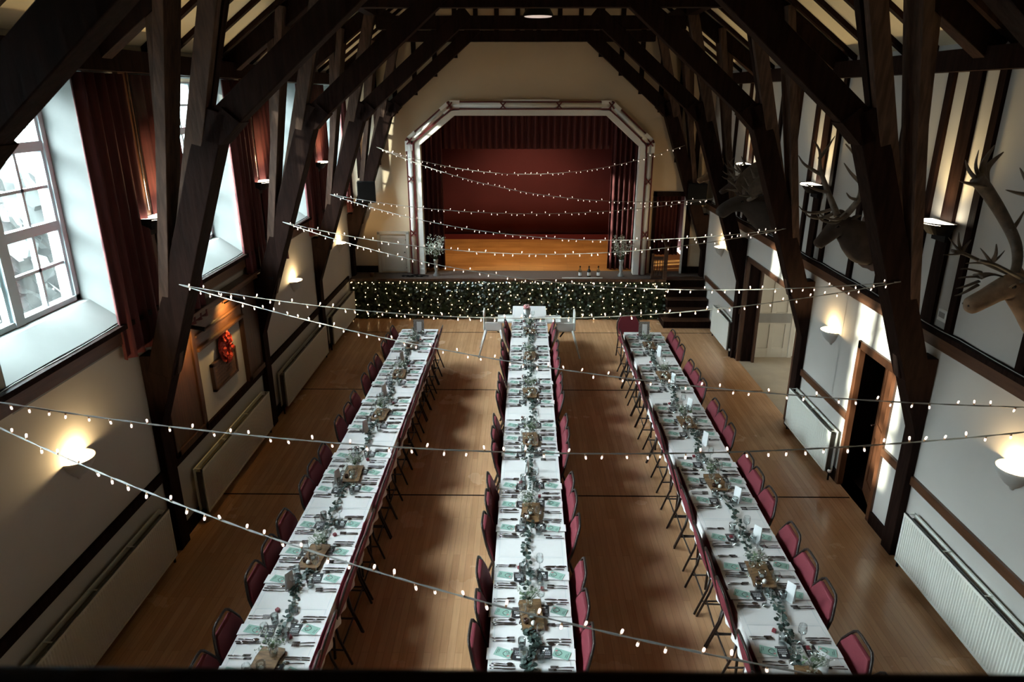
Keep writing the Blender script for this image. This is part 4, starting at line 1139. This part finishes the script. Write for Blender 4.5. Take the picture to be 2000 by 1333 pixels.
dup(hc, (0.92, 13.42, 0), PI / 2, 'white plastic high chair at the right of the far centre table', 'high chairs')

# ============================================================ PLACE SETTINGS
PROTO = {}
def fork_mesh():
    b = MB().tube([(0, 0, 0.004), (0, 0.05, 0.006), (0, 0.11, 0.004), (0, 0.125, 0.006)], [0.0055, 0.006, 0.003, 0.005], 6, flat=0.5)
    b.box(-0.011, 0.011, 0.122, 0.142, 0.005, 0.008)
    for k in range(4): b.box(-0.011 + k * 0.0064, -0.0082 + k * 0.0064, 0.14, 0.185, 0.006, 0.009)
    return b.mesh('fork', 'steel')
def knife_mesh():
    b = MB().tube([(0, 0, 0.004), (0, 0.06, 0.006), (0, 0.10, 0.005)], [0.006, 0.0075, 0.0055], 6, flat=0.6)
    b.prism([(-0.005, 0.098), (0.0075, 0.10), (0.0085, 0.17), (0.004, 0.20), (-0.005, 0.205)], 0.003, 0.006, 'Z')
    return b.mesh('knife', 'steel')
def spoon_mesh():
    b = MB().tube([(0, 0, 0.004), (0, 0.06, 0.006), (0, 0.12, 0.004)], [0.0055, 0.006, 0.003], 6, flat=0.5)
    b.sphere((0, 0.148, 0.006), 0.03, 10, 6, sc=(0.62, 1.0, 0.2))
    return b.mesh('spoon', 'steel')
def napkin_mesh():
    b = MB().box(-0.062, 0.062, 0, 0.20, 0.0015, 0.006)
    b.box(-0.060, 0.060, 0.003, 0.197, 0.006, 0.009)
    return b.mesh('napkin', 'napkin')
def mint_mesh():
    b = MB().box(-0.045, 0.045, -0.068, 0.068, 0, 0.0012, 0)
    # two lines of small print and a looping heart drawing with pink blooms
    for k, (x0, w) in enumerate(((-0.026, 0.05), (-0.020, 0.04))):
        q = -0.052 + k * 0.012; y = -0.028
        while y < w - 0.03: 
            b.box(y, y + 0.006, q, q + 0.004, 0.0012, 0.0018, 1); y += 0.0078
    loop = [(0.024 * math.cos(a) * (1 + 0.18 * math.cos(2 * a)), 0.028 + 0.027 * math.sin(a) * (1 - 0.1 * math.cos(3 * a)), 0.0018) for a in [PI * 0.6 + i * PI * 1.75 / 18 for i in range(19)]]
    b.tube(loop, 0.0022, 4, 1)
    b.tube([(-0.016, 0.02, 0.0018), (-0.004, 0.03, 0.0018), (-0.012, 0.04, 0.0018), (0.004, 0.044, 0.0018), (0.012, 0.034, 0.0018)], 0.0013, 4, 1)
    for x, y, r in ((0.02, 0.048, 0.009), (0.012, 0.055, 0.006), (-0.016, 0.015, 0.004)): b.disc((x, y, 0.0022), r, (0, 0, 1), 8, 2)
    return b.mesh('menu_card', ['mint', 'ink', 'pink'])
def black_mesh():
    b = MB().box(-0.066, 0.066, -0.05, 0.05, 0, 0.0012, 0)
    for k in range(3):
        y = -0.034
        while y < 0.03:
            w = R.uniform(0.006, 0.016); b.box(-0.03 + k * 0.018, -0.024 + k * 0.018, y, min(y + w, 0.034), 0.0012, 0.0018, 1); y += w + 0.004
    b.box(0.026, 0.045, -0.02, 0.012, 0.0012, 0.0018, 1)
    b.box(-0.064, -0.042, -0.048, 0.048, 0.0012, 0.0016, 2)
    return b.mesh('name_card', ['blackcard', 'chalk', 'photo'])
def wine_mesh():
    b = MB().lathe([(0.0, 0.002), (0.033, 0.002), (0.033, 0.005), (0.005, 0.010), (0.004, 0.075), (0.012, 0.085), (0.032, 0.105), (0.037, 0.13), (0.034, 0.16), (0.030, 0.178)], seg=18)
    return b.mesh('wine_glass', 'glass')
def tumbler_mesh():
    b = MB().lathe([(0.0, 0.006), (0.027, 0.006), (0.028, 0.0), (0.030, 0.02), (0.033, 0.095), (0.031, 0.095), (0.027, 0.012)], seg=16)
    return b.mesh('tumbler', 'glass')
PROTO = dict(fork=fork_mesh(), knife=knife_mesh(), spoon=spoon_mesh(), napkin=napkin_mesh(), menu_card=mint_mesh(), name_card=black_mesh(), wine_glass=wine_mesh(), tumbler=tumbler_mesh())
KIND = {'outer fork': ('fork', 'forks on the tables'), 'inner fork': ('fork', 'forks on the tables'), 'inner knife': ('knife', 'knives on the tables'), 'outer knife': ('knife', 'knives on the tables'),
        'spoon': ('spoon', 'spoons on the tables'), 'folded white napkin': ('napkin', 'napkins on the tables'), 'mint green menu card': ('menu_card', 'mint menu cards'),
        'black printed card': ('name_card', 'black cards under the menus'), 'clear wine glass': ('wine_glass', 'wine glasses'), 'clear tumbler': ('tumbler', 'tumblers')}
def setting(row, i, y, s, side):
    e = Vector((rowx(row, y) + s * HWID, y, TH + 0.001))
    rz = (-PI / 2 if s < 0 else PI / 2) + ANG
    q = Matrix.Rotation(rz, 3, 'Z')
    j = lambda a: R.uniform(-a, a)
    items = [('folded white napkin', (j(.006), -0.012 + j(.012), 0), j(0.04)),
             ('black printed card', (0.01 + j(.01), 0.235 + j(.012), 0.0085), j(0.06)),
             ('mint green menu card', (j(.012), 0.105 + j(.012), 0.0115), -0.32 + j(0.12)),
             ('outer fork', (-0.170 + j(.006), 0.018 + j(.012), 0), j(0.05)), ('inner fork', (-0.142 + j(.006), 0.02 + j(.012), 0), j(0.05)),
             ('inner knife', (0.128 + j(.005), 0.015 + j(.01), 0), j(0.04)), ('outer knife', (0.156 + j(.005), 0.015 + j(.01), 0), j(0.04)),
             ('spoon', (0.100 + j(.005), 0.03 + j(.01), 0), j(0.05)),
             ('clear wine glass', (0.11 + j(.02), 0.272 + j(.012), 0), 0), ('clear tumbler', (-0.085 + j(.03), 0.262 + j(.012), 0.0), 0)]
    for nm, p, r in items:
        me, grp = KIND[nm]
        if nm == 'clear tumbler' and i % 3 == 1: continue
        o = bpy.data.objects.new(me, PROTO[me]); C.objects.link(o)
        o.location = e + q @ Vector(p); o.rotation_euler = (0, 0, rz + r)
        tag(o, '%s, %s place from balcony, %s side of %s row' % (nm, NTH[i], side, row), me.replace('_', ' '), grp)
SETY = {'left': CHY['left'], 'right': CHY['right'], 'centre': [4.42, 4.90, 5.38] + CHY['centre'][3:] + [13.22]}
for row, ys in SETY.items():
    for i, y in enumerate(ys):
        if y < 4.2: continue
        for s, side in ((-1, 'left'), (1, 'right')): setting(row, i, y + 0.04, s, side)

# ============================================================ CENTREPIECES
def make_slice(seed):
    rr = random.Random(seed); b = MB(); n = 22
    out = []
    for k in range(n):
        a = 2 * PI * k / n
        x = 0.098 * max(-1, min(1, 1.42 * math.cos(a))) * (1 + rr.uniform(-.07, .07)); y = 0.185 * max(-1, min(1, 1.42 * math.sin(a))) * (1 + rr.uniform(-.03, .03))
        out.append((x, y))
    b.prism(out, 0.003, 0.028, 'Z', 0)
    vs = [(x * 1.0, y, 0.003) for x, y in out] + [(x * 1.03, y * 1.01, 0.029) for x, y in out]
    b.add(vs, [(i, (i + 1) % n, n + (i + 1) % n, n + i) for i in range(n)], 1)
    return b
def garland(b, pts, dens, w):
    p = spline(pts, 8); b.tube(p, 0.003, 5, 1)
    for i in range(len(p) - 1):
        for k in range(dens):
            c = p[i].lerp(p[i + 1], R.random()) + Vector((R.uniform(-w, w), R.uniform(-0.02, 0.02), R.uniform(0.002, 0.035)))
            b.disc(c, R.uniform(0.014, 0.025), (R.uniform(-.6, .6), R.uniform(-.6, .6), 1), 8, 0, R.uniform(0.75, 1))
def flowers_mb():
    b = MB()
    b.lathe([(0, 0), (0.03, 0), (0.033, 0.06), (0.026, 0.075), (0.028, 0.085)], seg=14, mi=2)
    for i in range(34):
        a = R.uniform(0, 2 * PI); r = R.uniform(0.02, 0.12); h = R.uniform(0.09, 0.20)
        p = Vector((r * math.cos(a), r * math.sin(a), h))
        b.tube([(0, 0, 0.05), p * 0.5 + Vector((0, 0, 0.03)), p], 0.0014, 4, 1)
        for k in range(6): b.disc(p + Vector((R.uniform(-.02, .02), R.uniform(-.02, .02), R.uniform(-.015, .02))), R.uniform(0.004, 0.008), (R.uniform(-1, 1), R.uniform(-1, 1), 1), 5, 0)
        if i % 6 == 0:
            for k in range(3): b.disc(p * 0.8 + Vector((R.uniform(-.03, .03), R.uniform(-.03, .03), R.uniform(-.02, .02))), R.uniform(0.012, 0.02), (R.uniform(-1, 1), R.uniform(-1, 1), 1), 7, 1)
    return b
FM = [flowers_mb().mesh('gypsophila_posy', ['gyp', 'gypgreen', 'glass']) for _ in range(3)]
SLY = {'left': [4.30, 5.68, 7.25, 8.88, 10.4, 11.75], 'centre': [4.89, 6.46, 8.15, 9.66, 11.25, 12.62], 'right': [4.15, 5.45, 7.10, 8.68, 10.36, 11.8]}
JAR = MB().lathe([(0, 0.003), (0.034, 0.003), (0.036, 0.0), (0.040, 0.03), (0.036, 0.062), (0.034, 0.062), (0.037, 0.03), (0.032, 0.006)], seg=18).mesh('candle_jar', 'glass')
TEA = MB().lathe([(0, 0), (0.019, 0), (0.019, 0.014), (0.012, 0.016), (0, 0.013)], seg=14).tube([(0, 0, 0.012), (0, 0, 0.021)], 0.001, 4).mesh('tealight', 'wax')
CAN = MB().lathe([(0, 0), (0.02, 0), (0.022, 0.02), (0.012, 0.035), (0, 0.036)], seg=14).mesh('white_candle', 'wax')
DRK = MB().lathe([(0, 0), (0.022, 0), (0.024, 0.03), (0.017, 0.04), (0.015, 0.036), (0, 0.03)], seg=14).mesh('dark_jar', 'dkglass')
SWT = MB().obox((0, 0, 0.014), 0.03, 0.03, 0.025).mesh('wrapped_sweet', 'sweet')
def small(me, name, loc, rz, label, cat, group):
    o = bpy.data.objects.new(name, me); C.objects.link(o); o.location = loc; o.rotation_euler = (0, 0, rz)
    return tag(o, label, cat, group)
for row, ys in SLY.items():
    B = ROWS[row][1]
    for k, y in enumerate(ys):
        x = rowx(row, y); w = '%s row, %s the balcony' % (row, ORD[k])
        rz = R.uniform(-0.12, 0.12) + ANG
        q = Matrix.Rotation(rz, 3, 'Z')
        o = make_slice(k + len(row) * 10).build('wood_slice', ['slice', 'bark'])
        o.location = (x, y, TH); o.rotation_euler = (0, 0, rz)
        tag(o, 'rustic wooden board centrepiece in the ' + w, 'wooden board', 'wood slice centrepieces')
        at = lambda a, c, z=TH + 0.0285: Vector((x, y, z)) + q @ Vector((a, c, 0))
        small(FM[k % 3], 'gypsophila_posy', at(R.uniform(-.03, .03), 0.105), R.uniform(0, 6), 'small posy of white gypsophila on the wooden board, ' + w, 'flowers', 'gypsophila posies')
        small(JAR, 'candle_jar', at(0.0, -0.045), 0, 'round glass tealight jar on the wooden board, ' + w, 'glass jar', 'tealight jars')
        small(TEA, 'tealight', at(0.0, -0.045, TH + 0.033), 0, 'white tealight inside the glass jar, ' + w, 'candle', 'tealights')
        small(CAN, 'white_candle', at(-0.01 + R.uniform(-.02, .02), -0.125), 0, 'small white candle near the board edge, ' + w, 'candle', 'small white candles')
        small(DRK, 'dark_jar', at(-0.055, -0.10), 0, 'small dark pot on the wooden board, ' + w, 'pot', 'small dark pots')
        # eucalyptus runs from this board to the next
        y2 = ys[k + 1] - 0.20 if k < 5 else B[6] - 0.2
        y1_ = y + 0.20
        b = MB()
        garland(b, [(rowx(row, yy) - x + R.uniform(-0.05, 0.05), yy - y, 0.006) for yy in [y1_ + (y2 - y1_) * i / 4 for i in range(5)]], 3, 0.042)
        o = b.build('eucalyptus_garland', ['leaf', 'stem']); o.location = (x, y, TH + 0.001)
        tag(o, 'eucalyptus garland trailing behind the wooden board, ' + w, 'garland', 'eucalyptus garlands')
        for n_, dx, dy in (('left', -0.11, 0.62), ('right', 0.10, 0.36)):
            yy = y + dy + R.uniform(-.05, .05)
            if yy > B[6] - 0.1: continue
            small(SWT, 'wrapped_sweet', (rowx(row, yy) + dx, yy, TH + 0.001), R.uniform(0, 3), 'dark wrapped favour %s of the garland beyond the board, %s' % (n_, w), 'sweet', 'wrapped favours')
# the strip of garland nearest the balcony in each row
for row, y0, y1 in (('centre', 4.2, 4.72), ('left', 4.5, 5.45), ('right', 4.3, 5.25)):
    if row != 'centre': continue
    b = MB(); garland(b, [(R.uniform(-.04, .04), yy - y0, 0.006) for yy in (y0, y0 + 0.18, y0 + 0.36, y1)], 5, 0.05)
    o = b.build('eucalyptus_garland', ['leaf', 'stem']); o.location = (rowx(row, y0), y0, TH + 0.001)
    tag(o, 'short eucalyptus garland at the balcony end of the %s row' % row, 'garland', 'eucalyptus garlands')

# ---- tall folded white cards standing on the tables
def tent(x, y, rz, label, h=0.19, w=0.085):
    t = thing('table_card', label, 'table card', (x, y, TH + 0.001), rz, 'standing white cards')
    MB().beam((0, -0.022, 0), (0, -0.001, h), w, 0.0018, (1, 0, 0)).build('front_leaf', 'signpaper', t)
    MB().beam((0, 0.022, 0), (0, 0.001, h), w, 0.0018, (1, 0, 0)).build('rear_leaf', 'signpaper', t)
TENTS = {'right': [(2.37, 4.30), (2.42, 5.12), (2.40, 5.98), (2.42, 6.72), (2.40, 8.05), (2.44, 9.10), (2.40, 10.05), (2.42, 11.3)],
         'left': [(-2.08, 5.22), (-2.10, 7.05), (-2.05, 8.35), (-2.02, 9.55), (-1.98, 10.95)],
         'centre': [(0.10, 7.3), (0.12, 10.75), (0.16, 11.75), (0.17, 12.75)]}
for row, l in TENTS.items():
    for k, (x, y) in enumerate(l):
        rz = {'right': -0.95, 'left': 1.05, 'centre': 1.45}[row] + R.uniform(-.1, .1)
        tent(x, y, rz, 'tall folded white card standing on the %s row, %s from the balcony' % (row, NTH[k]))
def sign(x, y, label):
    t = thing('table_sign', label, 'framed sign', (x, y, TH + 0.001), 0.0)
    q = Matrix.Rotation(-0.12, 3, 'X')
    fr = MB().obox((0, 0.02, 0.14), 0.20, 0.014, 0.28, q).build('frame', 'hessian', t)
    MB().obox((0.01, 0.0112, 0.135), 0.09, 0.004, 0.20, q).build('sign_paper', 'signpaper', fr)
    MB().beam((0, 0.04, 0.16), (0, 0.11, 0), 0.03, 0.006, (1, 0, 0)).build('stand', 'hessian', t)
sign(-1.90, 12.45, 'patterned table sign frame standing at the far end of the left row')
sign(2.33, 12.35, 'patterned frame with a narrow white sign at the far end of the right row')
tv = thing('tin_vase', 'grey tin vase with red blooms standing on the centre row between the high chairs', 'vase', (0.15, 13.45, TH + 0.001))
MB().lathe([(0, 0), (0.065, 0), (0.068, 0.01), (0.078, 0.20), (0.072, 0.20), (0.062, 0.02)], seg=18).build('vase', 'tin', tv)
b = MB()
for i in range(40): b.disc((R.uniform(-.07, .07), R.uniform(-.07, .07), R.uniform(0.19, 0.27)), R.uniform(0.015, 0.028), (R.uniform(-1, 1), -0.6, 1), 7, i % 3)
b.build('blooms', ['sweet', 'pink', 'gyp'], tv)

# ============================================================ FAIRY LIGHT STRINGS ACROSS THE HALL
BULB = []
for k in range(6):
    b = MB()
    a = R.uniform(-0.7, 0.7); up_ = 1 if k % 3 == 0 else -1
    d = Vector((math.sin(a) * 0.6, R.uniform(-.4, .4), up_)).normalized()
    b.tube([d * 0.003, d * 0.018], 0.0055, 6, 1)
    b.tube([d * 0.015, d * 0.026, d * 0.036, d * 0.040], [0.005, 0.0065, 0.006, 0.003], 8, 0)
    BULB.append(b.mesh('fairy_bulb', ['fairy', 'fairybase']))
def string(a, c, sag, label, step=0.125):
    a = Vector(a); c = Vector(c); L = (c - a).length
    t = thing('string_lights', label, 'string lights', a, 0, 'light strings across the hall')
    def P(u): return (c - a) * u - Vector((0, 0, sag * 4 * u * (1 - u)))
    n = int(L / 0.05); b = MB()
    for k in (0, PI):
        b.tube([P(i / n) + Vector((0, math.cos(i * 0.9 + k), math.sin(i * 0.9 + k))) * 0.003 for i in range(n + 1)], 0.003, 5)
    b.build('cable', 'cable', t)
    m = min(99, int(L / step))
    for i in range(1, m):
        o = bpy.data.objects.new('bulb', R.choice(BULB)); C.objects.link(o); o.parent = t
        o.location = P((i + R.uniform(-0.2, 0.2)) / m); o.rotation_euler = (0, 0, R.uniform(0, 6.28))
LA, RA = (-3.2, 16.05, 3.92), (3.66, 16.05, 3.96)
LB, RB = (-3.55, 13.15, 3.26), (3.6, 13.15, 3.19)
LC, RC = (-3.40, 9.95, 3.29), (3.8, 9.95, 3.21)
LDp, RD = (-3.42, 6.75, 3.21), (3.78, 6.75, 3.26)
string(LA, RA, 0.61, 'string of fairy lights closest to the stage, sagging level across the opening')
string(LA, RB, 0.45, 'string of fairy lights slanting down right from the far left truss')
string(LB, RB, 0.32, 'string of fairy lights hung level across the second far bay')
string(LB, RC, 0.45, 'string of fairy lights slanting from second far left post to the right wall')
string(LC, RC, 0.42, 'string of fairy lights hung level across the middle of the hall')
string(LC, RD, 0.42, 'string of fairy lights slanting from the middle left post, over the ivy')
string(LDp, RD, 0.37, 'string of fairy lights hung level just above the far table ends')
string(LDp, (3.95, 4.33, 3.0), 0.30, 'string of fairy lights slanting right across the middle of the tables')
string((-3.6, 3.97, 3.24), (3.95, 3.95, 3.13), 0.34, 'string of fairy lights nearly level across the tables, second from the balcony')
string((-3.6, 3.86, 3.29), (4.0, 1.33, 3.28), 0.57, 'string of fairy lights nearest the balcony, slanting down across the left table')
# ---- a thin tree outside the nearest window, added unseen to break up the sun
tt = thing('garden_tree', 'thin leafy tree standing outside the left window nearest the balcony', 'tree', (-14.0, 0.4, -0.4))
MB().tube([(0, 0, 0), (0.1, 0.1, 3), (0, 0, 6)], [0.16, 0.12, 0.08], 8).build('trunk', 'bark', tt)
b = MB()
for i in range(520):
    b.disc((R.gauss(0, 0.5), R.uniform(-1.6, 1.6), R.gauss(7.2, 0.8)), R.uniform(0.12, 0.28), (1, R.uniform(-1, 1), R.uniform(-1, 1)), 6)
b.build('foliage', 'shrub', tt)
# ---- a tall tree far outside that shades a far window from the low sun
tt = thing('garden_tree', 'tall tree standing outside beyond the far left windows', 'tree', (-14.0, 10.3, -0.4))
MB().tube([(0, 0, 0), (0.1, 0.1, 3), (0, 0, 6)], [0.22, 0.16, 0.1], 8).build('trunk', 'bark', tt)
b = MB()
for i in range(900):
    p = Vector((R.gauss(0, 0.6), R.uniform(-1.6, 1.7), R.gauss(7.2, 0.9)))
    b.disc(p, R.uniform(0.15, 0.32), (1, R.uniform(-1, 1), R.uniform(-1, 1)), 6)
b.build('foliage', 'shrub', tt)
